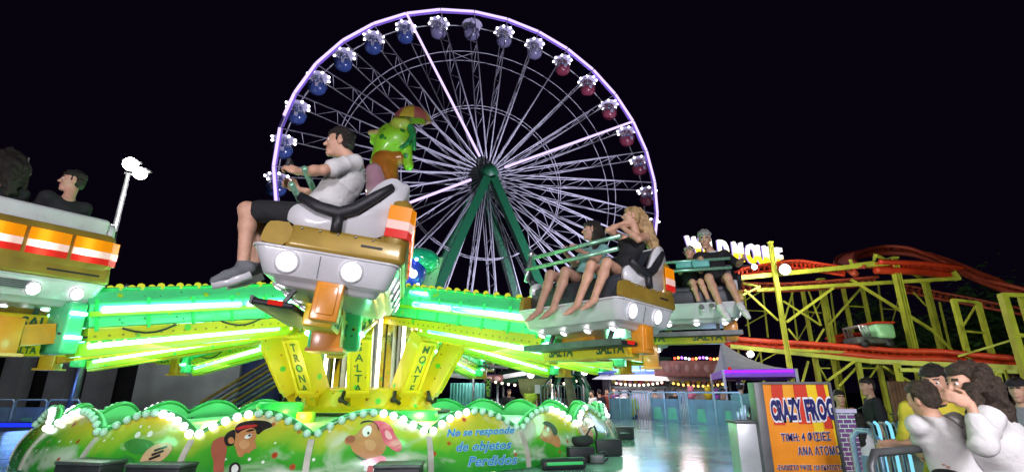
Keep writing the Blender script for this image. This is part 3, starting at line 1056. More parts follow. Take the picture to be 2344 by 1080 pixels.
def loft(b, secs, m, cap=True):
    rows = [rrect(*s) for s in secs]
    b.grid(rows, m, True, closed=True)
    if cap:
        n = len(rows[0])
        b.add(rows[0], [tuple(range(n))[::-1]], m); b.add(rows[-1], [tuple(range(n))], m)


def lamp_disc(M, r=.075):
    b = MB()
    b.lathe([(r * 1.25, 0), (r * 1.25, .012), (r * 1.04, .020), (r * 1.0, .010)], MAT['white'], 20, M=M)
    b.lathe([(r * .99, .008), (r * .7, .020), (0, .026)], MAT['headlight'], 18, M=M)
    return b


def axis_M(o, z, x=None):
    z = Vector(z).normalized()
    x = Vector(x) if x else (Vector((0, 0, 1)) if abs(z.z) < .9 else Vector((1, 0, 0)))
    y = z.cross(x).normalized(); x = y.cross(z)
    return frame_M(o, x, y, z)


def make_car():
    root = empty('ride_car')
    b = MB()
    loft(b, [(-.36, .30, .66, 0, .08), (-.40, .35, .71, .012, .08), (-.42, .37, .735, .055, .08), (-.455, .425, .79, .060, .10), (-.47, .44, .80, .068, .10), (-.52, .52, .855, .235, .09), (-.525, .53, .86, .25, .09), (-.515, .52, .85, .268, .09)], MAT['white'])
    hull = b.build('hull', None, root)
    b = MB(); b.tube([(x, y, z) for x, y, z in rrect(-.53, .535, .865, .256, .09)], .010, MAT['white'], 6, closed=True); b.build('moulding', None, hull)
    b = MB()
    loft(b, [(-.545, .32, .86, .268, .06), (-.56, .33, .875, .282, .06), (-.562, .33, .878, .30, .06), (-.555, .32, .868, .415, .06), (-.55, .315, .862, .43, .06), (-.53, .30, .84, .445, .05)], MAT['gold'])
    for sy in (-1, 1): b.prism(smooth_poly([(.28, .268), (.47, .268), (.485, .30), (.47, .40), (.44, .44), (.28, .445)], 1), (1, 0, 0), (0, 0, 1), (0, sy * .838, 0), .07, MAT['gold'])
    # the gold wraps up round the rear lights
    loft(b, [(-.555, -.33, .865, .40, .10), (-.565, -.34, .875, .46, .10), (-.545, -.36, .86, .76, .09), (-.51, -.38, .82, .80, .06)], MAT['gold'])
    band = b.build('gold_band', None, root)
    b = MB(); b.box((-.555, -.5, .345), (.02, .5, .018), MAT['black']); b.build('slot', None, band)
    b = MB(); b.box((-.30, .874, .36), (.16, .014, .016), MAT['black']); b.build('slot', None, band)
    b = MB()
    for sy in (-1, 1):
        for x in (-.30, -.17, -.04, .09, .22): b.ball((x, sy * .878, .415), .009, MAT['steel'], 6)
    b.build('rivet_row', None, band)
    for sy in (-1, 1):
        b = MB(); b.beam((.045, sy * .800, .075), (.045, sy * .852, .232), .006, .012, MAT['darkgrey'], up=(0, 1, 0)); b.build('panel_joint', None, hull)
    b = MB(); b.box((-.516, -.02, .165), (.006, .30, .085), MAT['steel']);
    for k in range(4): b.box((-.520, -.02, .137 + .019 * k), (.004, .24, .006), MAT['darkgrey'])
    b.build('notice_plate', None, hull)
    # seat shell: cheeks, back, cushion
    b = MB()
    side = smooth_poly([(-.46, .42), (.34, .42), (.36, .56), (.28, .63), (.14, .60), (-.02, .60), (-.14, .70), (-.24, .90), (-.36, .98), (-.46, .90)], 2)
    for sy in (-1, 1):
        b = MB(); b.prism(side, (1, 0, 0), (0, 0, 1), (0, sy * .80, 0), .07, MAT['white'], True)
        b.build('seat_cheek', None, root)
    b = MB()
    b.box((0, 0, 0), (.10, 1.52, .56), MAT['white'], M=Matrix.Translation((-.40, 0, .70)) @ Matrix.Rotation(math.radians(-8), 4, 'Y'), bev=.04)
    bk = b.build('backrest', None, root)
    b = MB()
    for k in range(3): b.box((0, 0, 0), (.05, .46, .44), seat_m, M=Matrix.Translation((-.325, -.50 + .5 * k, .72)) @ Matrix.Rotation(math.radians(-8), 4, 'Y'), bev=.02)
    b.build('back_pad', None, bk)
    b = MB(); b.box((.01, 0, .49), (.66, 1.5, .10), seat_m, bev=.03)
    st = b.build('seat', None, root)
    b = MB(); b.box((.345, 0, .37), (.05, 1.56, .19), seat_m, bev=.015); b.build('seat_skirt', None, st)
    # rear lights: amber over white over red
    for k in range(4):
        y = -.615 + .41 * k
        b = MB()
        for z0, z1, m, pr in ((.605, .722, 'amber', .0), (.535, .603, 'whitelens', .004), (.468, .533, 'redstripe', .0)):
            b.box((-.566 - pr, y, (z0 + z1) / 2), (.02, .37, z1 - z0), MAT[m])
            if k in (0, 3):
                sy = -1 if k == 0 else 1
                b.box((-.455, sy * (.877 + pr), (z0 + z1) / 2), (.17, .02, z1 - z0), MAT[m])
                b.prism([(-.566 - pr, sy * .70), (-.576 - pr, sy * .80), (-.54, sy * .885), (-.50, sy * .887), (-.53, sy * .80)], (1, 0, 0), (0, 1, 0), (0, 0, (z0 + z1) / 2), z1 - z0 - .004, MAT[m])
        b.build('tail_light', None, root)
    # round lamps
    nose = Vector((0, .975, -.22))
    for x in (.27, -.19):
        for sy in (-1, 1):
            lamp_disc(axis_M((x, sy * .836, .16), (0, sy, -.30)), .070).build('side_lamp', None, root)
    for y in (-.6, -.2, .2, .6):
        lamp_disc(axis_M((-.508, y, .14), (-1, 0, -.3)), .06).build('rear_lamp', None, root)
        lamp_disc(axis_M((.33, y, .006), (.45, 0, -1)), .042).build('front_lamp', None, root)
    # lap bars and their V-shaped side arms
    for x, z in ((.34, .92), (.40, .77)):
        b = MB(); b.tube([(x, -.84, z), (x, .78, z)], .024, bar_m, 8); b.build('lap_bar', None, root)
    b = MB(); b.tube([(.42, -.82, .62), (.34, -.82, .97)], .03, MAT['steel'], 8); b.ball((.34, -.82, .97), .045, MAT['steel'], 10); b.build('bar_post', None, root)
    for sy in (-1, 1):
        b = MB()
        b.tube([(-.36, sy * .865, .88), (-.26, sy * .875, .78), (-.12, sy * .88, .64), (-.01, sy * .88, .58), (.14, sy * .88, .60), (.30, sy * .875, .66)], [.03, .042, .048, .052, .045, .035], MAT['black'], 8)
        b.tube([(-.01, sy * .88, .58), (-.02, sy * .88, .43)], .042, MAT['black'], 8)
        b.build('restraint_arm', None, root)
    # foot board in front
    b = MB()
    b.box((.30, 0, -.15), (.30, 1.60, .045), MAT['black'], bev=.02)
    b.box((.445, 0, -.145), (.02, 1.62, .06), MAT['darkgrey'])
    for y in (-.5, .5): b.beam((.30, y, -.13), (.22, y, .03), .05, .03, MAT['darkgrey'])
    fb = b.build('foot_board', None, root)
    b = MB(); b.box((.28, .805, -.145), (.10, .02, .035), MAT['redlens']); b.build('marker_lamp', None, fb)
    # lettered beam under the hull
    b = MB(); b.box((0, -.12, -.17), (.22, 1.44, .17), MAT['yellow'], bev=.012)
    ub = b.build('under_beam', None, root)
    b = MB(); b.box((-.06, .70, -.07), (.20, .18, .30), MAT['orange'], bev=.012); b.box((-.06, .795, -.07), (.13, .02, .21), MAT['orange'], bev=.005); b.build('mount_block', None, root)
    for s in (-1, 1):
        for y in (-.50, .34):
            M = frame_M((s * .114, y, -.17), (0, s, 0), (0, 0, 1), (s, 0, 0))
            text_obj('lettering', 'SALTA', .15, MAT['legreen'], M, ub, .002, .004)
    return root


def car_axes(f, tilt=0.0):
    y = rad(f); x = Vector((y.y, -y.x, 0)); z = UP.copy()
    t = math.radians(tilt)
    return (x * math.cos(t) + z * math.sin(t)), y, (z * math.cos(t) - x * math.sin(t))


def car_matrix(f, z0, tilt=0.0, r=4.93, ys=.87):
    x, y, z = car_axes(f, tilt)
    y = y * ys
    return frame_M(RC + rad(f) * r + UP * z0, x, y, z)


car0 = make_car()
CARS = [(-3.75, 2.315, 7.0, 'white and gold ride car with a lone man in a white shirt'),
        (28.3, 2.18, 2, 'white and gold ride car with two girls whose legs dangle'),
        None,
        (-48.3, 2.45, 3, 'white and gold ride car seen from behind with striped tail lights'),
        (-95, 2.38, 0, 'far ride car with white lamps in front of the dark pillars'),
        (-128, 2.40, 0, 'far ride car in front of the grey concrete wall'),
        (-162, 2.40, 0, 'far ride car half hidden behind the fluted mirror column'),
        (143, 2.36, 0, 'far ride car above the teal container'),
        (113, 2.34, 0, 'far ride car above the round globe lamps'),
        (86, 2.34, 0, 'far ride car in front of the blue stall sign')]
cars = []
for i, spec in enumerate(CARS):
    c = car0 if i == 0 else copy_tree(car0)
    if spec is None:
        o_ = P(1562, 748, 7.6); x, y, z = car_axes(57); x, y, z = x, y * .95, z
        c.matrix_world = frame_M(o_, x, y, z); lab = 'white ride car carrying a grey haired man and a boy'
    else:
        f, z0, tl, lab = spec
        c.matrix_world = car_matrix(f, z0, tl) if i != 1 else car_matrix(f, z0, tl, 5.0, .79)
    tag(c, lab, 'ride car', 'cars of the spinning ride')
    cars.append(c)
for i, (ch, M) in enumerate((('4', frame_M((-.27, .838, .78), (-1, 0, 0), (0, 0, 1), (0, 1, 0))),)):
    text_obj('number', ch, .13, MAT['darkgrey'], M, cars[0], .002, .003)
text_obj('number', '6', .17, mat('red_number_paint', (.35, .03, .02), .4), frame_M((.505, -.28, .17), (0, 1, 0), (-.05, 0, 1), (1, 0, .05)), cars[2], .003, .006)
# ================================================================ body mesher: one continuous surface per body
def smin(a, b, k):
    h = np.clip(.5 + .5 * (b - a) / k, 0, 1)
    return b + (a - b) * h - k * h * (1 - h)


def prim_bounds(p):
    if p[0] == 'rc':
        a, b, ra, rb = p[1:5]
        r = max(ra, rb)
        return np.minimum(a, b) - r, np.maximum(a, b) + r
    c, r = p[1], p[2]
    m = max(r)
    return c - m, c + m


def prim_dist(p, X):
    if p[0] == 'rc':
        a, b, ra, rb = p[1:5]
        ba = b - a
        t = np.clip(((X - a) @ ba) / max(1e-9, ba @ ba), 0, 1)
        return np.linalg.norm(X - a - t[..., None] * ba, axis=-1) - (ra + (rb - ra) * t)
    c, r, R = p[1], p[2], p[3]
    q = (X - c) @ R.T
    k0 = np.linalg.norm(q / r, axis=-1); k1 = np.linalg.norm(q / (r * r), axis=-1)
    return k0 * (k0 - 1) / np.maximum(k1, 1e-6)


def surface_nets(D, org, h):
    S = D < 0
    nx, ny, nz = D.shape
    c = [(i, j, k) for i in (0, 1) for j in (0, 1) for k in (0, 1)]
    sl = lambda A, o: A[o[0]:nx - 1 + o[0], o[1]:ny - 1 + o[1], o[2]:nz - 1 + o[2]]
    cnt = sum(sl(S, o).astype(np.int8) for o in c)
    act = (cnt > 0) & (cnt < 8)
    idx = -np.ones(act.shape, np.int64)
    ii = np.argwhere(act)
    idx[act] = np.arange(len(ii))
    acc = np.zeros((len(ii), 3)); num = np.zeros(len(ii))
    vals = {o: D[ii[:, 0] + o[0], ii[:, 1] + o[1], ii[:, 2] + o[2]] for o in c}
    for o in c:
        for ax in range(3):
            if o[ax]: continue
            q = list(o); q[ax] = 1; q = tuple(q)
            a, b = vals[o], vals[q]
            m = (a < 0) != (b < 0)
            t = np.where(m, a / np.where(m, a - b, 1), 0)
            pt = np.tile(np.array(o, float), (len(ii), 1)); pt[:, ax] = t
            acc[m] += pt[m]; num[m] += 1
    V = org + h * (ii + acc / num[:, None])
    F = []
    for ax in range(3):
        u, v = [(1, 2), (2, 0), (0, 1)][ax]
        a = [slice(None)] * 3; b = [slice(None)] * 3
        a[ax] = slice(0, -1); b[ax] = slice(1, None)
        A, B = S[tuple(a)], S[tuple(b)]
        for flip in (0, 1):
            m = (A & ~B) if not flip else (~A & B)
            e = np.argwhere(m)
            ok = (e[:, u] > 0) & (e[:, v] > 0) & (e[:, u] < D.shape[u] - 1) & (e[:, v] < D.shape[v] - 1)
            e = e[ok]
            def g(du, dv):
                q = e.copy(); q[:, u] -= du; q[:, v] -= dv
                return idx[q[:, 0], q[:, 1], q[:, 2]]
            f = np.stack([g(1, 1), g(0, 1), g(0, 0), g(1, 0)], 1)
            F.append(f[:, ::-1] if flip else f)
    return V, np.concatenate(F)


def sdf_mesh(name, prims, cell, cuts=(), noise=0.0, nscale=20.0, crease=0.0):
    B = [prim_bounds(p) for p in prims]
    lo = np.min([b[0] for b in B], 0) - .06; hi = np.max([b[1] for b in B], 0) + .06
    n = np.ceil((hi - lo) / cell).astype(int) + 1
    D = np.full(n, .1)
    for p, (b0, b1) in zip(prims, B):
        k = p[-1]
        i0 = np.maximum(0, np.floor((b0 - .055 - lo) / cell).astype(int)); i1 = np.minimum(n, np.ceil((b1 + .055 - lo) / cell).astype(int) + 1)
        s = tuple(slice(x, y) for x, y in zip(i0, i1))
        ax = [lo[d] + cell * np.arange(i0[d], i1[d]) for d in range(3)]
        X = np.stack(np.meshgrid(*ax, indexing='ij'), -1)
        D[s] = smin(D[s], prim_dist(p, X), k)
    if cuts or noise or crease:
        ax = [lo[d] + cell * np.arange(n[d]) for d in range(3)]
        X = np.stack(np.meshgrid(*ax, indexing='ij'), -1)
        if noise:
            q = X * nscale
            D = D + noise * (np.sin(q[..., 0] + 1.7 * np.sin(q[..., 2] * .7)) * np.sin(q[..., 1] * 1.1 + 2) + .5 * np.sin(q[..., 2] * 1.9 + q[..., 0] * 1.3))
        if crease:
            for k_, (dx, dy, dz, f_) in enumerate(((.7, .2, .9, 30), (-.6, .3, .8, 26), (.2, .5, 1.0, 19))):
                ph = f_ * (X[..., 0] * dx + X[..., 1] * dy + X[..., 2] * dz) + 1.6 * np.sin(7 * X[..., 0] + 5 * X[..., 2] + k_) + 1.2 * np.sin(9 * X[..., 1] - 6 * X[..., 2] + 2 * k_)
                msk = .5 + .5 * np.sin(4.3 * X[..., 2] + 5.1 * X[..., 0] + 2.2 * k_)
                D = D - crease * msk * np.exp(-(np.sin(ph * .5) / .28) ** 2)
        for p, nn in cuts: D = np.maximum(D, -((X - np.array(p)) @ np.array(nn)))
    D = np.clip(D, -.2, .1)
    D[0] = D[-1] = .1; D[:, 0] = D[:, -1] = .1; D[:, :, 0] = D[:, :, -1] = .1
    V, F = surface_nets(D, lo, cell)
    return V, F


def np_mesh(name, V, F, mats, mi=None):
    me = bpy.data.meshes.new(name)
    me.from_pydata(V.tolist(), [], F.tolist())
    for m in mats: me.materials.append(m)
    if mi is not None: me.polygons.foreach_set('material_index', mi.astype(np.int32))
    me.polygons.foreach_set('use_smooth', np.ones(len(F), bool))
    me.update()
    return me


A_ = lambda v: np.array(v, float)
nrm = lambda v: v / max(1e-9, np.linalg.norm(v))
def rc(a, b, ra, rb, k=.02): return ('rc', A_(a), A_(b), ra, rb, k)
def el(c, r, R=None, k=.03): return ('el', A_(c), A_(r), np.eye(3) if R is None else R, k)


def hand(prims, w, d, palm_n, thumb, s, curl=.6, sp=.25):
    """w wrist, d direction of the fingers, palm_n direction the palm faces, thumb side direction; curl 0 straight .. 1 fist"""
    d, pn = nrm(A_(d)), nrm(A_(palm_n)); pn = nrm(pn - d * (pn @ d)); t = nrm(np.cross(d, pn)); t = t if t @ A_(thumb) > 0 else -t
    w = A_(w)
    pc = w + d * .05 * s
    R = np.stack([d, t, pn])
    prims.append(el(pc, (.056 * s, .044 * s, .018 * s), R, .012))
    for i, (off, ln) in enumerate(((.030, .074), (.010, .084), (-.010, .078), (-.029, .060))):
        base = w + d * .088 * s + t * off * s
        dd = nrm(d + t * off * sp * 6); p = base; ang = 0
        for j, fr in enumerate((.46, .31, .23)):
            ang += curl * (1.15 if j else .8) * (1 + .12 * i)
            q = p + (dd * math.cos(ang) + pn * math.sin(ang)) * ln * fr * s
            prims.append(rc(p, q, (.0105 - .0012 * j) * s, (.0095 - .0012 * j) * s, .004)); p = q
    b0 = w + d * .025 * s + t * .028 * s
    b1 = b0 + nrm(d * .7 + t * .9 + pn * .35 * (1 + curl)) * .045 * s
    b2 = b1 + nrm(d * 1.0 + t * .15 * (1 - curl) + pn * curl * .9) * .042 * s
    prims += [rc(b0, b1, .014 * s, .0115 * s, .010), rc(b1, b2, .0115 * s, .009 * s, .005)]


def body_frame(J):
    sh = J['shR'] - J['shL']; side = nrm(sh)
    mid = (J['shR'] + J['shL']) / 2; hip = (J['hipR'] + J['hipL']) / 2
    up = nrm(mid - hip); fwd = nrm(np.cross(up, side)); side = nrm(np.cross(fwd, up))
    return side, fwd, up, mid, hip


def make_person(label, J, o, cat='person', group=None):
    """J joints in world space (head centre, neck, sh, el, wr, hip, kn, an per side L/R, hf head forward, hu head up); o options"""
    J = {k: A_(v) for k, v in J.items()}
    s = o.get('s', 1.0); hs = o.get('hs', s); cell = o.get('cell', .010)
    fem = o.get('fem', False); w = o.get('w', 1.0)
    side, fwd, up, mid, hip = body_frame(J)
    Rb = np.stack([side, fwd, up])
    hc, hf, hu = J['head'], nrm(J['hf']), nrm(J['hu']); hu = nrm(hu - hf * (hu @ hf)); hr = np.cross(hf, hu)
    Rh = np.stack([hr, hf, hu])
    H = lambda x, y, z: hc + (hr * x + hf * y + hu * z) * hs
    pr = []
    # trunk
    L = np.linalg.norm(mid - hip)
    pr += [el(hip + up * .02 * s, (.155 * s * w, .112 * s * w, .13 * s), Rb, .05),
           rc(hip + up * .03 * s, mid - up * .16 * s, .118 * s * w, .118 * s * w, .06),
           el(mid - up * .15 * s, (.158 * s * w, .112 * s * w, .185 * s), Rb, .05)]
    for q in 'LR': pr.append(rc(mid - up * .03 * s, J['sh' + q], .062 * s, .055 * s, .05))
    if fem:
        for q in (-1, 1): pr.append(el(mid - up * .17 * s + side * q * .075 * s + fwd * .085 * s, (.06 * s, .05 * s, .06 * s), Rb, .03))
    nb = mid + up * .025 * s
    pr += [rc(nb, H(0, -.02, -.06), .056 * hs, .052 * hs, .03)]
    # head
    pr += [el(H(0, -.012, .03), (.074 * hs, .096 * hs, .092 * hs), Rh, .03), el(H(0, .028, -.045), (.056 * hs, .062 * hs, .078 * hs), Rh, .035),
           rc(H(-.012, .072, -.102), H(.012, .072, -.102), .020 * hs, .020 * hs, .025), el(H(0, .072, .028), (.05 * hs, .022 * hs, .022 * hs), Rh, .02),
           rc(H(0, .090, .012), H(0, .108, -.022), .009 * hs, .0145 * hs, .012), el(H(0, .086, -.062), (.024 * hs, .012 * hs, .012 * hs), Rh, .012)]
    for q in (-1, 1): pr += [el(H(q * .075, -.012, -.008), (.010 * hs, .022 * hs, .032 * hs), Rh, .006), el(H(q * .04, .066, -.022), (.022 * hs, .02 * hs, .018 * hs), Rh, .02)]
    # arms and hands
    for q in 'LR':
        sh, e_, wr = J['sh' + q], J['el' + q], J['wr' + q]
        aw = o.get('arm_w', 1.0) * s
        pr += [rc(sh, e_, .050 * aw, .038 * aw, .03), rc(e_, e_ + (wr - e_) * .35, .038 * aw, .041 * aw, .02), rc(e_ + (wr - e_) * .35, wr, .041 * aw, .026 * aw, .02)]
        hd = o.get('hand' + q)
        d = wr - e_
        if hd: hand(pr, wr, hd.get('d', d), hd.get('n', fwd), hd.get('t', up), s * hd.get('k', 1), hd.get('curl', .5))
        elif o.get('hands', True): hand(pr, wr, d, side * (1 if q == 'L' else -1), fwd, s, .35)
    # legs and feet
    if not o.get('nolegs'):
        for q in 'LR':
            h_, k_, a_ = J['hip' + q], J['kn' + q], J['an' + q]
            lw = o.get('leg_w', 1.0) * s
            d = nrm(a_ - k_); thd = nrm(k_ - h_)
            back = nrm(-(thd - d * (thd @ d))) if abs(thd @ d) < .97 else -fwd
            pr += [rc(h_, k_, .088 * lw, .058 * lw, .045), rc(k_, k_ + (a_ - k_) * .3 + back * .012 * s, .056 * lw, .058 * lw, .03), rc(k_ + (a_ - k_) * .3 + back * .012 * s, a_, .056 * lw, .037 * lw, .03)]
            ft = nrm(A_(J.get('ft' + q, fwd)))
            dn = d
            pr += [rc(a_ + dn * .03 * s - ft * .035 * s, a_ + dn * .055 * s + ft * .10 * s, .036 * s, .030 * s, .025), rc(a_ + dn * .055 * s + ft * .10 * s, a_ + dn * .060 * s + ft * .165 * s, .030 * s, .022 * s, .02)]
            if not o.get('shoes'):
                tg_ = nrm(np.cross(ft, dn))
                for t_, off in enumerate((-.026, -.012, .0, .012, .024)):
                    p = a_ + dn * .064 * s + ft * .165 * s + tg_ * off * s
                    pr.append(rc(p, p + ft * (.032 - .003 * t_) * s, .010 * s, .009 * s, .006))
    V, F = sdf_mesh('person', pr, cell)
    fc = V[F].mean(1)
    mi = np.zeros(len(F), int)
    loc = (fc - hc) @ Rh.T / hs
    x, y, z = np.abs(loc[:, 0]), loc[:, 1], loc[:, 2]
    mi[(x < .026) & (y > .080) & (z > -.072) & (z < -.052)] = 1
    mi[(x > .012) & (x < .048) & (y > .068) & (z > .026) & (z < .042)] = 2
    skin = MAT[o.get('skin', 'skin')]
    base = empty_loc = A_(hip)
    me = np_mesh('person', V - base, F, [skin, MAT['lips'], MAT['brow']], mi)
    root = link_mesh('person', me, None, tuple(base))
    tag(root, label, cat, group)

    def child(name, prims, m, cuts=(), noise=0.0, nscale=22, c=None, crease=0.0):
        V, F = sdf_mesh(name, prims, c or cell, cuts, noise, nscale, crease)
        if len(F) == 0: return None
        return link_mesh(name, np_mesh(name, V - base, F, [m] if not isinstance(m, (list, tuple)) else list(m)), root)
    # eyes
    if o.get('eyes', True):
        for q in (-1, 1):
            b = MB(); c_ = H(q * .031, .078, .010)
            b.ball(tuple(c_ - base), .0135 * hs, MAT['eyewhite'], 10); b.ball(tuple(c_ + (hf * .0075 + hr * 0) * hs - base), .0075 * hs, MAT['iris'], 8)
            b.build('eye', None, root)
    # hair
    hm = o.get('hair')
    if hm:
        hp = [el(H(0, -.012, .080), (.080 * hs, .104 * hs, .058 * hs), Rh, .02), el(H(0, -.052, .012), (.081 * hs, .068 * hs, .088 * hs), Rh, .03)]
        for q in (-1, 1): hp.append(rc(H(q * .071, .012, .05), H(q * .073, .016, .0), .013 * hs, .007 * hs, .012))
        if o.get('bangs'): hp.append(el(H(0, .070, .072), (.06 * hs, .035 * hs, .026 * hs), Rh, .02))
        cuts = []
        if o.get('tufts', cell < .017):
            rg = random.Random(int(abs(hc[0]) * 1000))
            for _ in range(46):
                a = rg.uniform(-2.6, 2.6); t = rg.uniform(.15, 1.35)
                n_ = nrm(np.array((math.sin(a) * math.sin(t), (-math.cos(a) if abs(a) < 1.6 else -math.cos(a) * .55) * math.sin(t), math.cos(t))))
                p0 = H(n_[0] * .076, -.018 + n_[1] * .094, .040 + n_[2] * .090)
                fl = hr * rg.uniform(-.5, .5) + hf * rg.uniform(-.2, .6) - hu * rg.uniform(.0, .6)
                q0 = (hr * n_[0] + hf * n_[1] + hu * n_[2])
                hp.append(rc(p0, p0 + (q0 * .018 + fl * .045) * hs, .016 * hs, .006 * hs, .008))
        hp2 = []
        for chain in o.get('long', ()):
            pts = chain[0]; rr = chain[1]
            rg = random.Random(len(hp2) + 5)
            if cell < .012:
                for _ in range(16):
                    off = np.array([rg.gauss(0, 1) for _ in range(3)]); off = nrm(off)
                    sp_ = [A_(p) + off * r_ * rg.uniform(.75, 1.12) + np.array([rg.gauss(0, .006) for _ in range(3)]) for p, r_ in zip(pts, rr)]
                    sp_.append(sp_[-1] + (A_(pts[-1]) - A_(pts[-2])) * rg.uniform(.15, .5))
                    for a, b in zip(sp_[:-1], sp_[1:]): hp2.append(rc(a, b, .014, .011, .010))
            rr = [r_ * .88 for r_ in rr]
            for a, b, ra, rb in zip(pts[:-1], pts[1:], rr[:-1], rr[1:]): hp2.append(rc(a, b, ra, rb, .03))
        V1, F1 = sdf_mesh('hair', hp, min(cell, .007) if cell < .012 else cell, cuts + [(H(0, 0, -.10 if not hp2 else -.2), hu)], o.get('hnoise', .004), 60)
        me = np_mesh('hair', V1 - base, F1, [MAT[hm]]); hob = link_mesh('hair', me, root)
        if hp2: child('long_hair', hp2, MAT[hm], (), .006, 45)
    # clothes
    top = o.get('shirt')
    if top:
        e = o.get('ease', .016) * s
        tp = [el(hip + up * .06 * s, (.150 * s * w + e, .108 * s * w + e, .14 * s), Rb, .05), rc(hip + up * .05 * s, mid - up * .15 * s, .120 * s * w + e, .122 * s * w + e, .06),
              el(mid - up * .15 * s, (.160 * s * w + e, .114 * s * w + e, .19 * s), Rb, .05)]
        if fem:
            for q in (-1, 1): tp.append(el(mid - up * .17 * s + side * q * .075 * s + fwd * .085 * s, (.066 * s, .058 * s, .066 * s), Rb, .03))
        sl = o.get('sleeve', .62)
        if sl > 0:
            for q in 'LR':
                sh, e_, wr = J['sh' + q], J['el' + q], J['wr' + q]
                aw = o.get('arm_w', 1.0) * s
                tp += [rc(mid - up * .035 * s, sh, .064 * s + e * .4, .055 * s + e * .35, .05)]
                if sl <= 1: tp += [rc(sh, sh + (e_ - sh) * sl, .052 * aw + e * .5, .049 * aw + e * 1.1, .03)]
                else: tp += [rc(sh, e_, .053 * aw + e * .8, .046 * aw + e * .8, .03), rc(e_, e_ + (wr - e_) * (sl - 1), .046 * aw + e * .8, .036 * aw + e * .8, .03)]
        tp += o.get('shirt_extra', [])
        cuts = [(hip - up * o.get('hem', .03) * s, up)]
        if sl <= 0: cuts.append((mid - up * o.get('top_cut', .10) * s, -up))
        child('shirt', tp, MAT[top], cuts, .0012, 30, None, o.get('crease', .007 * s))
    if o.get('collar'):
        b = MB(); c0 = mid + up * .045 * s
        b.tube([tuple(c0 + (side * math.cos(a) * .070 + fwd * (math.sin(a) * .066 + .006) + up * (-.012 * math.sin(a))) * s - base) for a in np.linspace(0, 2 * math.pi, 20)[:-1]], .014 * s, MAT[o['collar']], 6, closed=True)
        b.build('collar', None, root)
    bt = o.get('bottom')
    if bt and not o.get('nolegs'):
        e = .014 * s; lw = o.get('leg_w', 1.0) * s
        bp = [el(hip + up * .015 * s, (.158 * s * w + e, .114 * s * w + e, .13 * s), Rb, .05)]
        ln = o.get('leg_cover', .75)
        for q in 'LR':
            h_, k_, a_ = J['hip' + q], J['kn' + q], J['an' + q]
            if ln <= 1: bp.append(rc(h_, h_ + (k_ - h_) * ln, .090 * lw + e, (.088 - .028 * ln) * lw + e * 1.3, .04))
            else: bp += [rc(h_, k_, .090 * lw + e, .060 * lw + e, .04), rc(k_, k_ + (a_ - k_) * (ln - 1), .060 * lw + e, .046 * lw + e, .04)]
        child('shorts' if ln <= 1 else 'trousers', bp, MAT[bt], [(hip + up * .11 * s, -up)], .001, 30, None, .005)
    sm = o.get('shoes')
    if sm and not o.get('nolegs'):
        for q in 'LR':
            k_, a_ = J['kn' + q], J['an' + q]; dn = nrm(a_ - k_); ft = nrm(A_(J.get('ft' + q, fwd)))
            sp = [rc(a_ - dn * .0 * s, a_ + dn * .035 * s, .044 * s, .046 * s, .02), rc(a_ + dn * .035 * s - ft * .045 * s, a_ + dn * .055 * s + ft * .10 * s, .046 * s, .042 * s, .02), rc(a_ + dn * .055 * s + ft * .10 * s, a_ + dn * .062 * s + ft * .175 * s, .042 * s, .032 * s, .02)]
            nm = 'sock' if o.get('socks') else 'shoe'
            so = child(nm, sp, MAT[sm])
            if not o.get('socks') and cell < .015:
                b = MB(); b.tube([tuple(a_ + dn * .088 * s - ft * .06 * s - base), tuple(a_ + dn * .098 * s + ft * .06 * s - base), tuple(a_ + dn * .090 * s + ft * .19 * s - base)], [.036 * s, .038 * s, .030 * s], MAT['white'], 8); b.build('sole', None, so)
    if o.get('cap'):
        cp = [el(H(0, -.012, .055), (.090 * hs, .108 * hs, .082 * hs), Rh, .02)]
        child('cap', cp, MAT[o['cap']], [(H(0, 0, .045), hu)])
        b = MB(); b.prism(smooth_poly([(-.07, .06), (.07, .06), (.06, .17), (-.06, .17)], 2), tuple(hr * hs), tuple(hf * hs), tuple(H(0, 0, .052) - base), .008, MAT[o['cap']]); b.build('cap_peak', None, root)
    return root


def stand_joints(x, y, z, h, face, lean=0.0, arms='down', head=None, stride=.0):
    """a standing pose; face: heading in degrees (0 = away from the photographer, 180 = towards, 90 = photo's left)"""
    s = h / 1.72
    a = math.radians(face)
    f = A_((-math.sin(a), math.cos(a), 0)); r = A_((math.cos(a), math.sin(a), 0)); u = A_((0, 0, 1)); o_ = A_((x, y, z))
    q = lambda X, Y, Z: o_ + (r * X + f * Y + u * Z) * s
    J = dict(head=q(0, .03 + lean * 1.3, 1.61), neck=q(0, lean, 1.45), shL=q(-.175, lean, 1.40), shR=q(.175, lean, 1.40), hipL=q(-.085, 0, .90), hipR=q(.085, 0, .90),
             knL=q(-.09, .02 + stride, .49), knR=q(.09, .02 - stride * .3, .49), anL=q(-.095, stride * .8, .09), anR=q(.095, -stride * 1.2, .09))
    if arms == 'down': J.update(elL=q(-.23, -.02, 1.12), elR=q(.23, -.02, 1.12), wrL=q(-.23, .06, .87), wrR=q(.23, .06, .87))
    elif arms == 'front': J.update(elL=q(-.23, .04 + lean, 1.14), elR=q(.23, .04 + lean, 1.14), wrL=q(-.12, .25 + lean, 1.16), wrR=q(.12, .25 + lean, 1.14))
    elif arms == 'lean': J.update(elL=q(-.24, .16 + lean, 1.18), elR=q(.24, .16 + lean, 1.18), wrL=q(-.18, .40 + lean, 1.12), wrR=q(.18, .40 + lean, 1.12))
    elif arms == 'phone': J.update(elL=q(-.23, -.02, 1.12), elR=q(.22, .10, 1.14), wrL=q(-.23, .06, .87), wrR=q(.12, .27, 1.30))
    hf = f
    if head is not None:
        b = math.radians(head); hf = A_((-math.sin(b), math.cos(b), 0))
    J.update(hf=hf + u * -.05, hu=u, ftL=f, ftR=f)
    return J, s
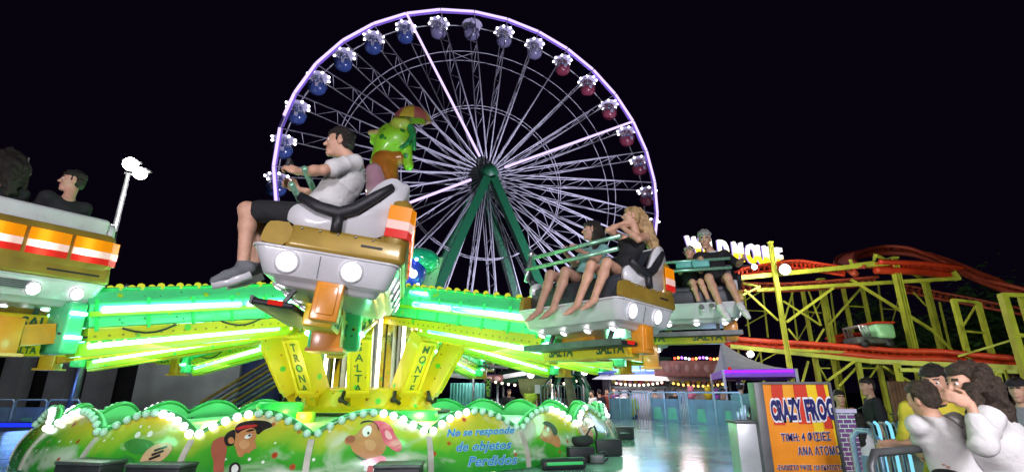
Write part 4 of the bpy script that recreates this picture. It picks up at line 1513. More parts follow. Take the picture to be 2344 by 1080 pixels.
# ================================================================ riders
def lw(car, x, y, z):
    return car.matrix_world @ Vector((x, y, z))


def car_dirs(car):
    m = car.matrix_world.to_3x3()
    return m.col[0].normalized(), m.col[1].normalized(), m.col[2].normalized()


bpy.context.view_layer.update()


def rider(car, label, j, o, hf, hu=None, feet=(.9, 0, -.25), group='people riding the spinning cars'):
    X, Y, Z = car_dirs(car)
    J = {k: lw(car, *v) for k, v in j.items()}
    J['neck'] = (J['shL'] + J['shR']) / 2
    J['hf'] = X * hf[0] + Y * hf[1] + Z * hf[2]
    J['hu'] = X * hu[0] + Y * hu[1] + Z * hu[2] if hu else Z
    ft = X * feet[0] + Y * feet[1] + Z * feet[2]
    J['ftL'] = J['ftR'] = ft
    for q in 'LR':
        h = o.get('hand' + q)
        if h:
            for kk in 'dnt':
                if kk in h: v = h[kk]; h[kk] = X * v[0] + Y * v[1] + Z * v[2]
    return make_person(label, J, o, 'person', group)


# lone man on the near car
c = cars[0]
rider(c, 'man in white T-shirt and dark shorts riding the near car alone',
      dict(head=(0.200, .43, 1.335), shL=(0.010, .60, 1.120), shR=(0.030, .24, 1.140), elL=(0.190, .80, 0.930), elR=(0.200, .12, 0.920), wrL=(0.430, .60, 0.940), wrR=(0.460, .28, 0.890),
           hipL=(0.230, .53, 0.610), hipR=(0.230, .34, 0.610), knL=(0.720, .57, 0.560), knR=(0.700, .30, 0.590), anL=(0.635, .56, 0.130), anR=(0.610, .32, 0.170)),
      dict(s=1.06, hair='hair_dark', shirt='cloth_white', sleeve=.72, bottom='cloth_black', leg_cover=.80, shoes='shoe', cell=.008, w=1.04, hem=.02,
           handL=dict(d=(.9, -.1, .35), n=(.2, -.8, -.4), t=(-.2, 0, 1), curl=.7), handR=dict(d=(.9, .2, .3), n=(.2, .8, -.4), t=(-.2, 0, 1), curl=.7)),
      (1, .05, -.12), (.1, 0, 1), (.72, .1, -.42))
# the phone or grip he holds
b = MB(); p = lw(c, .515, .52, 1.01); X, Y, Z = car_dirs(c)
b.box((0, 0, 0), (.035, .16, .075), MAT['black'], M=frame_M(p, X, Y, Z), bev=.008)
tag(b.build('phone'), 'black phone held up in both hands by the lone rider', 'phone')

# two girls
c = cars[1]
hairB = [lw(c, *v) for v in ((-.42, .44, 1.46), (-.50, .46, 1.36), (-.56, .50, 1.22), (-.60, .54, 1.08), (-.63, .57, .95))]
rider(c, 'girl with long blonde hair and dark strap top laughing on the right car',
      dict(head=(-.33, .41, 1.385), shL=(-.38, .58, 1.12), shR=(-.40, .26, 1.14), elL=(-.14, .66, 1.02), elR=(-.10, .20, 1.20), wrL=(-.10, .46, 1.18), wrR=(-.27, .33, 1.31),
           hipL=(-.02, .50, .60), hipR=(-.02, .34, .60), knL=(.40, .60, .65), knR=(.39, .34, .66), anL=(.585, .56, .26), anR=(.59, .30, .23)),
      dict(s=.93, fem=True, hair='hair_blonde', shirt='cloth_black', sleeve=0, top_cut=.09, bottom='cloth_black', leg_cover=.35, cell=.008, w=.9, leg_w=.95, ease=.008,
           handL=dict(d=(-.5, -.5, .7), n=(-.6, -.3, -.2), t=(0, 0, 1), curl=.5), handR=dict(d=(-.6, .3, .6), n=(-.5, .5, 0), t=(0, 0, 1), curl=.5),
           long=[(hairB, [.07, .085, .085, .07, .03]), ([lw(c, -.42, .36, 1.42), lw(c, -.47, .36, 1.26), lw(c, -.50, .38, 1.12)], [.05, .06, .03])]),
      (.72, -.66, .12), None, (.8, 0, -.4))
hairG = [lw(c, *v) for v in ((-.30, -.22, 1.38), (-.36, -.22, 1.26), (-.38, -.22, 1.10), (-.36, -.22, .96))]
rider(c, 'girl with long dark hair and bare legs sitting at the inner end',
      dict(head=(-.22, -.24, 1.30), shL=(-.28, -.06, 1.06), shR=(-.28, -.38, 1.06), elL=(-.10, -.02, .88), elR=(-.08, -.42, .88), wrL=(.12, -.10, .95), wrR=(.12, -.36, .95),
           hipL=(-.02, -.14, .60), hipR=(-.02, -.30, .60), knL=(.39, -.10, .65), knR=(.39, -.38, .65), anL=(.59, -.10, .23), anR=(.59, -.36, .23)),
      dict(s=.92, fem=True, hair='hair_dark', shirt='cloth_teal', sleeve=.4, bottom='cloth_black', leg_cover=.35, cell=.009, w=.9, skin='skin_tan',
           long=[(hairG, [.07, .085, .08, .05]), ([lw(c, -.24, -.13, 1.36), lw(c, -.22, -.12, 1.2), lw(c, -.2, -.13, 1.04)], [.04, .05, .03])]),
      (.75, -.62, .0), None, (.8, 0, -.45))

# man and boy
c = cars[2]
rider(c, 'grey haired man in black T-shirt with white socks beside a boy',
      dict(head=(-.02, .48, 1.33), shL=(-.12, .76, 1.10), shR=(-.10, .38, 1.10), elL=(.06, .92, .88), elR=(.06, .22, .88), wrL=(.30, .96, .90), wrR=(.26, .30, .92),
           hipL=(-.10, .66, .62), hipR=(-.10, .46, .62), knL=(.41, .70, .63), knR=(.41, .44, .64), anL=(.58, .80, .20), anR=(.58, .54, .19)),
      dict(s=1.0, hs=1.12, hair='hair_grey', shirt='cloth_black', sleeve=.8, bottom='cloth_black', leg_cover=.62, shoes='cloth_white', socks=True, collar='cloth_white', cell=.010),
      (.93, -.12, -.32), (.3, 0, 1), (.5, .25, -.6))
rider(c, 'small boy in dark shirt with white cap leaning against the man',
      dict(head=(.02, .22, 1.12), shL=(-.06, .33, .96), shR=(-.06, .09, .96), elL=(.08, .36, .80), elR=(.08, .05, .80), wrL=(.25, .30, .84), wrR=(.25, .10, .84),
           hipL=(-.08, .26, .62), hipR=(-.08, .14, .62), knL=(.36, .32, .60), knR=(.36, .20, .60), anL=(.46, .40, .30), anR=(.46, .26, .28)),
      dict(s=.70, hs=.86, hair='hair_dark', shirt='cloth_black', sleeve=.8, bottom='cloth_black', leg_cover=.5, shoes='shoe', cap='cloth_white', cell=.009),
      (.9, -.2, .1), None, (.7, .2, -.5))
b = MB()
for y0, y1 in ((-.02, .22), (.22, .48)):
    b.box((.36, (y0 + y1) / 2, .86), (.07, y1 - y0 - .006, .11), mat('teal_bar_pad', (.12, .42, .40), .5), bev=.02)
b.build('bar_pad', None, c)

# pair on the left car, seen from behind
c = cars[3]
rider(c, 'boy with short dark hair and dark top looking to the side on the left car',
      dict(head=(-.27, -.33, 1.34), shL=(-.34, -.13, 1.10), shR=(-.34, -.50, 1.07), elL=(-.16, -.06, .86), elR=(-.14, -.56, .86), wrL=(.1, -.12, .95), wrR=(.1, -.5, .95),
           hipL=(-.14, -.25, .62), hipR=(-.14, -.43, .62), knL=(.32, -.22, .68), knR=(.32, -.46, .68), anL=(.42, -.22, .26), anR=(.42, -.46, .26)),
      dict(s=.98, hair='hair_dark', shirt='cloth_black', sleeve=1.9, bottom='cloth_black', leg_cover=1.8, shoes='shoe', cell=.010),
      (.22, .97, .02), None)
b_ = [lw(c, *v) for v in ((-.30, .28, 1.42), (-.38, .27, 1.30), (-.42, .24, 1.18), (-.40, .22, 1.06))]
rider(c, 'person with big curly dark hair and dark top on the left car',
      dict(head=(-.28, .32, 1.34), shL=(-.32, .50, 1.08), shR=(-.34, .10, 1.06), elL=(-.16, .56, .86), elR=(-.14, .04, .86), wrL=(.1, .48, .95), wrR=(.1, .12, .95),
           hipL=(-.14, .38, .62), hipR=(-.14, .20, .62), knL=(.32, .40, .68), knR=(.32, .18, .68), anL=(.42, .4, .26), anR=(.42, .18, .26)),
      dict(s=1.0, hair='hair_dark', hnoise=.012, shirt='cloth_black', sleeve=1.9, bottom='cloth_black', leg_cover=1.8, shoes='shoe', cell=.010,
           long=[(b_, [.085, .10, .09, .05]), ([lw(c, -.33, .20, 1.40), lw(c, -.37, .17, 1.28), lw(c, -.38, .15, 1.16)], [.06, .075, .05])]),
      (.35, .93, -.05), None)

# ================================================================ figure on the tower
sY = 9.15


def S(px, py, dy=0.0): return np.array(P(px, py, sY + dy))


fig = empty('statue', (RC.x, RC.y, 4.05))
tag(fig, 'glossy statue in spotted green coat holding a striped umbrella on the tower', 'statue')


def sbuild(name, prims, m, cuts=(), cell=.022, noise=0):
    V, F = sdf_mesh(name, prims, cell, cuts, noise)
    return link_mesh(name, np_mesh(name, V - np.array((RC.x, RC.y, 4.05)), F, [m]), fig)


coat_m = spotted('spotted_coat_paint', (.30, .62, .03), [(4.2, .24, (.02, .20, .03), 3.3)])
or_m = mat('burnt_orange_gloss', (.46, .14, .02), .22, coat=.7, var=.2)
pk_m = mat('pink_gloss', (.62, .30, .42), .2, coat=.7, var=.08)
um_y = mat('umbrella_yellow', (.48, .34, .04), .4, var=.2); um_r = mat('umbrella_red', (.38, .10, .09), .4, var=.2)
tan_m = mat('statue_skin', (.50, .30, .14), .3, coat=.4)
sbuild('trousers', [rc(S(880, 372), S(885, 440), .26, .24, .08), rc(S(885, 440), S(898, 540), .24, .16, .08), rc(S(880, 370), S(915, 362), .2, .14, .06), rc(S(898, 540), S(902, 640), .16, .2, .06)], or_m)
sbuild('tail', [rc(S(856, 392, -.3), S(866, 440, -.32), .16, .22, .08), rc(S(866, 440, -.32), S(884, 500, -.3), .22, .18, .08), rc(S(884, 500, -.3), S(895, 570, -.2), .18, .09, .08)], pk_m)
sbuild('coat', [el(S(898, 322), (.30, .26, .34), None, .1), rc(S(885, 330), S(866, 372), .24, .16, .08), rc(S(868, 368, -.05), S(850, 372, -.1), .12, .03, .05), rc(S(920, 318), S(930, 356), .2, .12, .08),
               rc(S(930, 356), S(935, 380), .10, .10, .05), rc(S(905, 318), S(890, 300), .24, .14, .08), rc(S(890, 300), S(860, 312), .12, .10, .06), rc(S(860, 312), S(856, 324), .09, .08, .04)], coat_m)
sbuild('hood', [el(S(918, 286), (.22, .2, .17), None, .05), rc(S(918, 292), S(910, 304), .2, .22, .06), rc(S(908, 284, -.1), S(928, 283, -.1), .12, .12, .04)], mat('hood_paint', (.40, .46, .06), .3, coat=.5))
sbuild('scarf', [rc(S(938, 290, -.1), S(945, 308, -.12), .07, .06, .05), rc(S(945, 308, -.12), S(932, 328, -.2), .05, .04, .04), rc(S(932, 328, -.2), S(916, 338, -.26), .04, .03, .03), rc(S(944, 296, 0), S(948, 340, 0), .07, .05, .04)], mat('dark_green_gloss', (.02, .22, .07), .25, coat=.5))
sbuild('hand', [el(S(852, 305, -.05), (.09, .08, .06), None, .03), rc(S(848, 305, -.08), S(862, 302, -.12), .04, .05, .03)], tan_m)
b = MB(); org = Vector((RC.x, RC.y, 4.05))
b.tube([Vector(S(925, 330)) - org, Vector(S(946, 240)) - org], .025, MAT['steel'], 8); b.build('umbrella_pole', None, fig)
b = MB()
axu = (Vector((.10, -.32, .94))).normalized(); M = axis_M(Vector(S(946, 262)) - org, axu)
NP = 8
for i in range(NP):
    a0, a1 = 2 * math.pi * i / NP + .25, 2 * math.pi * (i + 1) / NP + .25
    rows = []
    for r, z in ((.0, .17), (.14, .145), (.26, .08), (.35, -.02), (.40, -.14)):
        rows.append([M @ Vector((r * math.cos(a0 + (a1 - a0) * j / 4) * (1 - .05 * math.sin(math.pi * j / 4) * (r > .3)), r * math.sin(a0 + (a1 - a0) * j / 4) * (1 - .05 * math.sin(math.pi * j / 4) * (r > .3)), z + .02 * math.sin(math.pi * j / 4) * (r > .3))) for j in range(5)])
    b.grid(rows, um_y if i % 2 else um_r)
b.build('umbrella', None, fig)
b = MB(); b.lathe([(.30, 0), (.30, .1), (.24, .2), (.2, .7), (.0, .7)], or_m, 20)
b.build('pedestal', None, fig)

# ================================================================ people at the barrier on the right
def pj(px, py, Y): return np.array(P(px, py, Y))


sd = lambda v: A_(v)
# boy leaning, back to us
J = dict(head=pj(2112, 914, 3.22), shL=pj(2098, 972, 3.16), shR=pj(2186, 966, 3.26), hipL=pj(2176, 1106, 3.14), hipR=pj(2228, 1106, 3.2))
u_ = A_((0, 0, 1))
J.update(elL=pj(2112, 1012, 3.26), wrL=pj(2062, 1016, 3.32), elR=pj(2190, 1020, 3.4), wrR=pj(2140, 1010, 3.5), hf=(-.28, .95, -.10), hu=A_((-.15, .05, 1)))
hp = (A_(J['hipL']) + A_(J['hipR'])) / 2
for q, dx in (('L', -.09), ('R', .09)):
    J['kn' + q] = A_(J['hip' + q]) + A_((.03, .06, -.42)); J['an' + q] = A_((J['kn' + q][0] + .02, J['kn' + q][1] - .05, .08)); J['ft' + q] = (-.5, .8, 0)
J['neck'] = (A_(J['shL']) + A_(J['shR'])) / 2
make_person('boy in white T-shirt leaning on the barrier with his back turned', J, dict(s=.88, hs=.80, hair='hair_brown', shirt='cloth_white', sleeve=.8, bottom='cloth_black', leg_cover=.8, shoes='shoe', cell=.008, ease=.016, w=.86, arm_w=.85, hem=.02, fold=.003), 'person', 'onlookers by the ride')
# boy in yellow jersey facing left
J, s_ = stand_joints(3.05, 3.80, 0.10, 1.68, 128, 0, 'front')
J['head'] = pj(2141, 878, 3.72)
make_person('boy in yellow jersey with black collar facing the ride', J, dict(s=s_, hs=.97, hair='hair_dark', bangs=True, shirt='cloth_yellow', collar='cloth_black', sleeve=.8, bottom='cloth_black', leg_cover=.8, shoes='shoe', cell=.010), 'person', 'onlookers by the ride')
# woman with a hand at her mouth
J, s_ = stand_joints(2.86, 3.08, 0, 1.74, 86, .02, 'down')
J['head'] = pj(2212, 880, 3.08); J['hf'] = A_((-1, .05, -.05))
J['shL'] = pj(2262, 958, 2.93); J['shR'] = pj(2250, 950, 3.26)
J['elL'] = pj(2252, 1016, 2.84); J['wrL'] = pj(2222, 924, 2.88); J['elR'] = pj(2200, 1010, 3.3); J['wrR'] = pj(2180, 1050, 3.2)
lh = [pj(2228, 848, 3.10), pj(2252, 880, 3.10), pj(2266, 920, 3.06), pj(2284, 962, 3.02), pj(2296, 1000, 3.0)]
lh2 = [pj(2240, 860, 3.0), pj(2272, 896, 3.0), pj(2292, 930, 3.02), pj(2306, 950, 3.02)]
lh3 = [pj(2226, 890, 3.0), pj(2234, 920, 2.98), pj(2232, 945, 2.95)]
make_person('woman in oversized white T-shirt with a hand at her mouth', J, dict(s=s_, hs=.95, fem=True, hair='hair_brown', shirt='cloth_white', sleeve=1.55, arm_w=.8, ease=.024, hem=.25, bottom='cloth_blue', leg_cover=1.9, shoes='shoe', cell=.008, hs_=1, fold=.003,
            handL=dict(d=(-.80, .30, .42), n=(.2, .9, .1), t=(.2, .3, .9), curl=.35, k=.82),
            long=[(lh, [.05, .07, .062, .05, .025]), (lh2, [.04, .05, .04, .02]), (lh3, [.03, .03, .015])]), 'person', 'onlookers by the ride')
# farther back
J, s_ = stand_joints(5.52, 8.1, 0, 1.78, 70, 0, 'down', head=95)
make_person('man in black T-shirt standing in front of the wooden fence', J, dict(s=s_, hair='hair_dark', shirt='cloth_black', sleeve=.8, bottom='cloth_black', leg_cover=.8, shoes='shoe', cell=.016, eyes=False, skin='skin_tan'), 'person', 'onlookers by the ride')
J, s_ = stand_joints(5.20, 8.4, 0, 1.60, 170, 0, 'front')
make_person('girl in pale strap top next to the man in black', J, dict(s=s_, fem=True, hair='hair_dark', shirt='cloth_teal', sleeve=0, top_cut=.06, bottom='cloth_blue', leg_cover=1.9, shoes='shoe', cell=.016, eyes=False), 'person', 'onlookers by the ride')
J, s_ = stand_joints(4.42, 6.8, 0, 1.32, 20, 0, 'down')
hh = [pj(1962, 965, 6.7), pj(1966, 990, 6.65), pj(1970, 1012, 6.62)]
make_person('child with long dark hair seen from behind beside the blue barrier', J, dict(s=s_, fem=True, hair='hair_dark', shirt='cloth_white', sleeve=.5, bottom='cloth_blue', leg_cover=1.9, shoes='shoe', cell=.016, eyes=False, long=[(hh, [.09, .09, .06])]), 'person', 'onlookers by the ride')
J, s_ = stand_joints(5.55, 5.75, 0, 1.72, 120, 0, 'down')
make_person('person in grey top and dark cap at the far right', J, dict(s=s_, hair='hair_dark', shirt='cloth_grey', sleeve=.8, bottom='cloth_black', leg_cover=1.9, shoes='shoe', cap='cloth_black', cell=.016, eyes=False), 'person', 'onlookers by the ride')
J, s_ = stand_joints(P(1694, 895, 13.4).x, 13.4, 0, 1.82, -40, .04, 'front')
make_person('man in pale T-shirt and white cap walking with an arm out', J, dict(s=s_, hair='hair_dark', shirt='cloth_teal', sleeve=.8, bottom='cloth_black', leg_cover=.8, shoes='shoe', cap='cloth_white', cell=.018, eyes=False), 'person', 'onlookers by the ride')
J, s_ = stand_joints(P(1652, 895, 13.8).x, 13.8, 0, 1.66, 200, 0, 'down')
make_person('person in dark green top beside the man in the white cap', J, dict(s=s_, hair='hair_dark', shirt='cloth_green', sleeve=.8, bottom='cloth_black', leg_cover=1.9, shoes='shoe', cell=.018, eyes=False), 'person', 'onlookers by the ride')
J, s_ = stand_joints(3.80, 17.0, 0.0, 1.62, 5, 0, 'down')
make_person('attendant in yellow-green vest standing behind the railing', J, dict(s=s_, hair='hair_dark', shirt='cloth_hivis', sleeve=.9, bottom='cloth_blue', leg_cover=1.9, shoes='shoe', cell=.022, eyes=False), 'person', 'people among the stalls')
for k, (px, lab, sh, hd) in enumerate(((1356, 'person in white top, at the left of the three by the palm trunk', 'cloth_white', 120), (1372, 'person with long dark hair in dark top between two others', 'cloth_black', 10), (1388, 'person in dark red top close to the purple dress', 'cloth_red', 200), (1404, 'person in long purple dress near the white awning', 'cloth_purple', 180))):
    if 'cloth_red' not in MAT: MAT['cloth_red'] = mat('red_cotton', (.28, .05, .03), .85, var=.2)
    p = P(px, 905, 20 + k * .4)
    J, s_ = stand_joints(p.x, p.y, 0, 1.62 + .04 * k, hd, 0, 'down')
    make_person(lab, J, dict(s=s_, hair='hair_dark', shirt=sh, sleeve=.7, bottom=sh if k == 3 else 'cloth_blue', leg_cover=1.9, shoes='shoe', cell=.03, eyes=False, hands=False), 'person', 'people among the stalls')
# ================================================================ roller coaster
coaster = empty('roller_coaster', (8, 17, 0))
tag(coaster, 'yellow and orange steel roller coaster on braced columns', 'roller coaster')
CMx = Matrix.Translation((-8, -17, 0))
cy = mat('coaster_yellow', (.44, .46, .045), .45, var=.18, scale=3)
co = mat('coaster_orange', (.56, .042, .013), .4, var=.15, scale=3)
crd = mat('coaster_dark_red', (.34, .045, .02), .45, var=.2, scale=3)


def cb(name, mb):
    o = mb.build(name, None, coaster); o.data.transform(CMx); return o


def col_px(px, py, Y, w, name='column', z0=0.0):
    t = P(px, py, Y)
    w *= .66
    b = MB()
    # a wide-flange column: web and two flanges
    b.box((t.x, t.y, (t.z + z0) / 2), (w * .25, w * .9, t.z - z0), cy)
    for s in (-1, 1): b.box((t.x + s * w * .42, t.y, (t.z + z0) / 2), (w * .16, w, t.z - z0 - .004), cy)
    b.box((t.x, t.y, t.z + .02), (w * 1.3, w * 1.3, .05), cy)
    b.box((t.x, t.y, z0 + .03), (w * 2, w * 2, .06), cy)
    return cb(name, b)


def bm_px(a, b_, Ya, Yb, w, h=None, name='brace', m=None):
    w *= .60; h = h * .62 if h else None
    b = MB(); b.beam(P(a[0], a[1], Ya), P(b_[0], b_[1], Yb), w, h or w, m or cy)
    return cb(name, b)


for px, py, Y, w in ((1763, 556, 17, .19), (2044, 592, 17, .30), (2118, 648, 18.6, .26), (1878, 640, 19.5, .28)):
    col_px(px, py, Y, w)
for a, b_, Ya, Yb, w in (((1948, 640), (2133, 755), 17.6, 17.6, .14), ((1907, 659), (1800, 737), 17.4, 17.4, .13), ((1704, 663), (1781, 733), 17.4, 17.4, .10), ((1740, 655), (1690, 680), 17.4, 17.4, .10),
                         ((1793, 689), (1878, 744), 18.5, 18.5, .10), ((1970, 660), (1896, 744), 19, 19, .11), ((2133, 755), (2178, 800), 17.6, 17.6, .12), ((1845, 650), (1880, 745), 19.2, 19.2, .08), ((1822, 645), (1796, 730), 19.2, 19.2, .08),
                         ((2193, 815), (2315, 778), 15.5, 15, .09), ((1804, 752), (1828, 782), 18, 18, .09), ((1886, 752), (1868, 782), 18, 18, .09)):
    bm_px(a, b_, Ya, Yb, w)
# slim frames behind
for pts, Y, w in (([(1930, 660), (1955, 785)], 20.5, .12), ([(1974, 660), (1998, 778)], 20.5, .12), ([(1837, 664), (1856, 783)], 20.5, .12),
                  ([(2182, 684), (2211, 800)], 16, .13), ([(2238, 692), (2268, 806)], 16.4, .13), ([(2294, 672), (2322, 776)], 14, .17), ([(2334, 676), (2328, 760)], 14.3, .10)):
    top = P(pts[0][0], pts[0][1], Y); b = MB()
    b.box((top.x, top.y, top.z / 2), (w, w, top.z), cy); cb('column', b)
for a, b_, Y, w in (((1941, 700), (1985, 703), 20.5, .08), ((1845, 713), (1880, 716), 20.3, .08), ((2181, 686), (2238, 692), 16.2, .14), ((2203, 757), (2254, 762), 16.2, .10), ((2235, 697), (2203, 748), 16.2, .08), ((2294, 674), (2344, 676), 14.1, .18), ((2328, 766), (2360, 770), 14.1, .16)):
    bm_px(a, b_, Y, Y, w, name='crossbar')
for a, b_, Y, w in (((1700, 640), (1716, 770), 21, .09), (((1745), 660), (1758, 772), 21, .09), ((1700, 690), (1750, 662), 21, .07), ((1706, 745), (1758, 716), 21, .07), ((1710, 710), (1752, 712), 21, .06), ((1810, 655), (1826, 778), 21.5, .09), ((1900, 655), (1916, 778), 21.5, .09), ((1826, 778), (1900, 655), 21.5, .06), ((2010, 650), (2028, 790), 21, .10), ((2066, 640), (2082, 790), 21, .10), ((2028, 790), (2066, 650), 21, .06), ((2016, 706), (2074, 710), 21, .06), ((2090, 668), (2120, 700), 18.8, .07), ((2150, 690), (2176, 800), 20, .10),
                    ((1690, 800), (1700, 880), 19, .09), ((1740, 802), (1750, 884), 19, .09), ((1700, 880), (1740, 804), 19, .06), ((1780, 806), (1700, 850), 19, .06), ((2130, 826), (2145, 900), 17, .09), ((2210, 838), (2222, 900), 16.5, .09), ((2145, 896), (2210, 842), 16.8, .06), ((2300, 846), (2316, 900), 14.5, .09), ((2222, 880), (2300, 850), 15.4, .06)):
    bm_px(a, b_, Y, Y, w, name='lattice_bar')
# long beams that carry the track
for a, b_, Ya, Yb, w, h in (((1685, 637), (2037, 602), 17.3, 16.9, .2, .24), ((1732, 664), (2196, 637), 17.8, 17.4, .2, .2), ((2005, 584), (2062, 612), 16.8, 17.2, .12, .14), ((2062, 612), (2118, 642), 17.2, 18.0, .12, .12), ((1950, 606), (2000, 600), 17, 17, .14, .12), ((2003, 581), (2001, 596), 16.9, 16.9, .12, .12), ((1946, 594), (1950, 606), 17, 17, .12, .12), ((2180, 622), (2194, 640), 17.4, 17.4, .18, .3),
                            ((1672, 792), (1990, 826), 18, 17, .18, .22), ((1990, 826), (2344, 842), 17, 15.2, .18, .24), ((1808, 800), (1962, 808), 17.4, 17.2, .14, .14), ((1990, 832), (2130, 822), 17.4, 16.6, .14, .12), ((2060, 846), (2344, 850), 16.2, 15, .12, .18), ((1735, 655), (1700, 648), 17.8, 18, .14, .12)):
    bm_px(a, b_, Ya, Yb, w, h, 'beam')
# lower bents down to the ground
for px, py, Y, w in ((1863, 800, 18, .12), (1903, 806, 18.6, .10), (1962, 820, 17.2, .13), (2012, 826, 17.8, .10), (2052, 830, 16.4, .14), (2180, 835, 16, .12), (2262, 852, 13.5, .10), (2285, 856, 14, .09)):
    top = P(px, py, Y); b = MB(); b.box((top.x, top.y, top.z / 2), (w, w, top.z), cy); cb('column', b)
for a, b_, Y, w in (((1895, 870), (1956, 826), 17, .11), ((2020, 838), (2088, 876), 17, .12), ((1972, 828), (1920, 884), 17.4, .09), ((1835, 880), (1850, 826), 17.6, .10), ((1868, 842), (1900, 842), 18.2, .07), ((1968, 842), (2010, 842), 17.4, .07), ((2282, 850), (2262, 880), 13.6, .08), ((1870, 830), (1900, 884), 18, .08), ((2010, 836), (1985, 872), 17.4, .08)):
    bm_px(a, b_, Y, Y, w)


def track(name, pts, m, w=.55, r=.042):
    """two rails on ties; pts (px, py, Y)"""
    cp = [P(*p) for p in pts]
    # smooth through the points
    sm = []
    for i in range(len(cp) - 1):
        p0, p1, p2, p3 = cp[max(0, i - 1)], cp[i], cp[i + 1], cp[min(len(cp) - 1, i + 2)]
        for k in range(6):
            t = k / 6
            sm.append(.5 * ((2 * p1) + (p2 - p0) * t + (2 * p0 - 5 * p1 + 4 * p2 - p3) * t * t + (3 * p1 - p0 - 3 * p2 + p3) * t ** 3))
    sm.append(cp[-1])
    L, R = [], []
    for i, p in enumerate(sm):
        d = (sm[min(i + 1, len(sm) - 1)] - sm[max(i - 1, 0)]); d.z = 0
        s = d.cross(UP); s.normalize()
        L.append(p - s * w / 2); R.append(p + s * w / 2)
    b = MB(); b.tube(L, r, m, 6); b.tube(R, r, m, 6); b.tube([p - UP * .22 for p in sm], r * 1.5, m, 6)
    tr = cb(name, b)
    b = MB()
    for i in range(0, len(sm), 1): b.beam(L[i] - UP * .03, R[i] - UP * .03, .07, .05, m); b.beam(sm[i] - UP * .03, sm[i] - UP * .2, .06, .06, m)
    o = b.build('tie', None, tr); o.data.transform(CMx)
    o.name = 'tie_row'
    return tr


track('track', [(1690, 618, 18), (1760, 606, 18), (1822, 600, 17.8), (1880, 608, 17.6), (1930, 616, 17.5)], co)
track('track', [(1690, 650, 18.4), (1790, 652, 18.2), (1900, 645, 18.0), (2000, 636, 17.8)], crd)
track('track', [(1955, 612, 17.0), (1934, 598, 18.2), (1950, 580, 20.0), (2007, 569, 21.0), (2081, 570, 20.5), (2155, 592, 19.6), (2230, 625, 18.6), (2290, 648, 17.8), (2370, 672, 17.2)], crd, .6, .08)
track('track', [(2000, 604, 17.0), (2066, 606, 17.0), (2120, 610, 17.2), (2182, 618, 17.6)], co, .6, .09)
track('track', [(2066, 655, 20), (2150, 672, 19.6), (2250, 690, 19), (2370, 712, 18)], crd)
track('track', [(1655, 775, 18.5), (1760, 783, 18.0), (1859, 789, 17.6), (1950, 796, 17.2), (2044, 804, 16.8), (2150, 806, 16.4), (2250, 815, 15.8), (2370, 826, 15.2)], co, .7, .09)
track('track', [(1900, 772, 20), (1930, 765, 20), (1975, 766, 20), (2010, 776, 19.5)], co)
# cart
cart = empty('coaster_cart', P(1995, 792, 17.0))
tag(cart, 'small silver and pale green coaster cart on the lower orange track', 'coaster cart')
b = MB(); b.box((-.10, 0, .16), (1.15, .8, .22), MAT['darkgrey'], bev=.06); b.build('chassis', None, cart)
b = MB(); b.box((.30, 0, .46), (.62, .86, .50), mat('mint_fibreglass', (.30, .62, .34), .3, coat=.4), bev=.10); b.build('body', None, cart)
b = MB(); b.box((.30, 0, .73), (.66, .90, .07), co, bev=.03); b.build('rim', None, cart)
b = MB()
for k in range(3): b.tube([(-.5 + .12 * k, -.42, .25), (-.56 + .12 * k, -.42, .62), (-.56 + .12 * k, .42, .62), (-.5 + .12 * k, .42, .25)], .035, MAT['steel'], 6)
b.build('front_guard', None, cart)
for x in (-.45, .35):
    for y in (-.38, .38):
        b = MB(); b.lathe([(0, -.05), (.13, -.05), (.13, .05), (0, .05)], MAT['black'], 12, M=axis_M((x, y, .06), (0, 1, 0))); b.build('wheel', None, cart)
# floodlights on the structure
for px, py, Y, r, pw in ((1796, 617, 16.6, .17, 200), (1726, 611, 16.8, .09, 80), (1717, 810, 16.5, .10, 110)):
    p = P(px, py, Y)
    e = empty('floodlight', p)
    tag(e, {1796: 'big glaring floodlight under the coaster sign', 1726: 'smaller floodlight left of the glaring one under the coaster sign', 1717: 'small white floodlight above the tent canopy'}[px], 'floodlight', 'floodlights on the coaster')
    b = MB(); b.lathe([(0, -.22), (r * .8, -.2), (r * 1.15, 0), (r * 1.15, .03)], MAT['darkgrey'], 16, M=axis_M((0, 0, 0), (-.1, -1, -.15))); b.build('housing', None, e)
    b = MB(); b.ball((0, -.03, 0), r, glow('flood_lens_glow', (1, .96, .95), 14), 14); b.build('lens', None, e)
    q = lamp('flood_light', 'POINT', p + Vector((-.1, -.55, -.1)), pw, (1, .95, .85), .2)
lamp('coaster_fill', 'SPOT', (9, 9.5, 3.2), 620, (.86, 1, .62), .3, (9.5, 17, 5), 95)  # added spots that fill the coaster from the front, no visible lamp
lamp('coaster_fill', 'SPOT', (14, 9, 2.0), 460, (.86, 1, .62), .3, (13, 17, 4), 95)

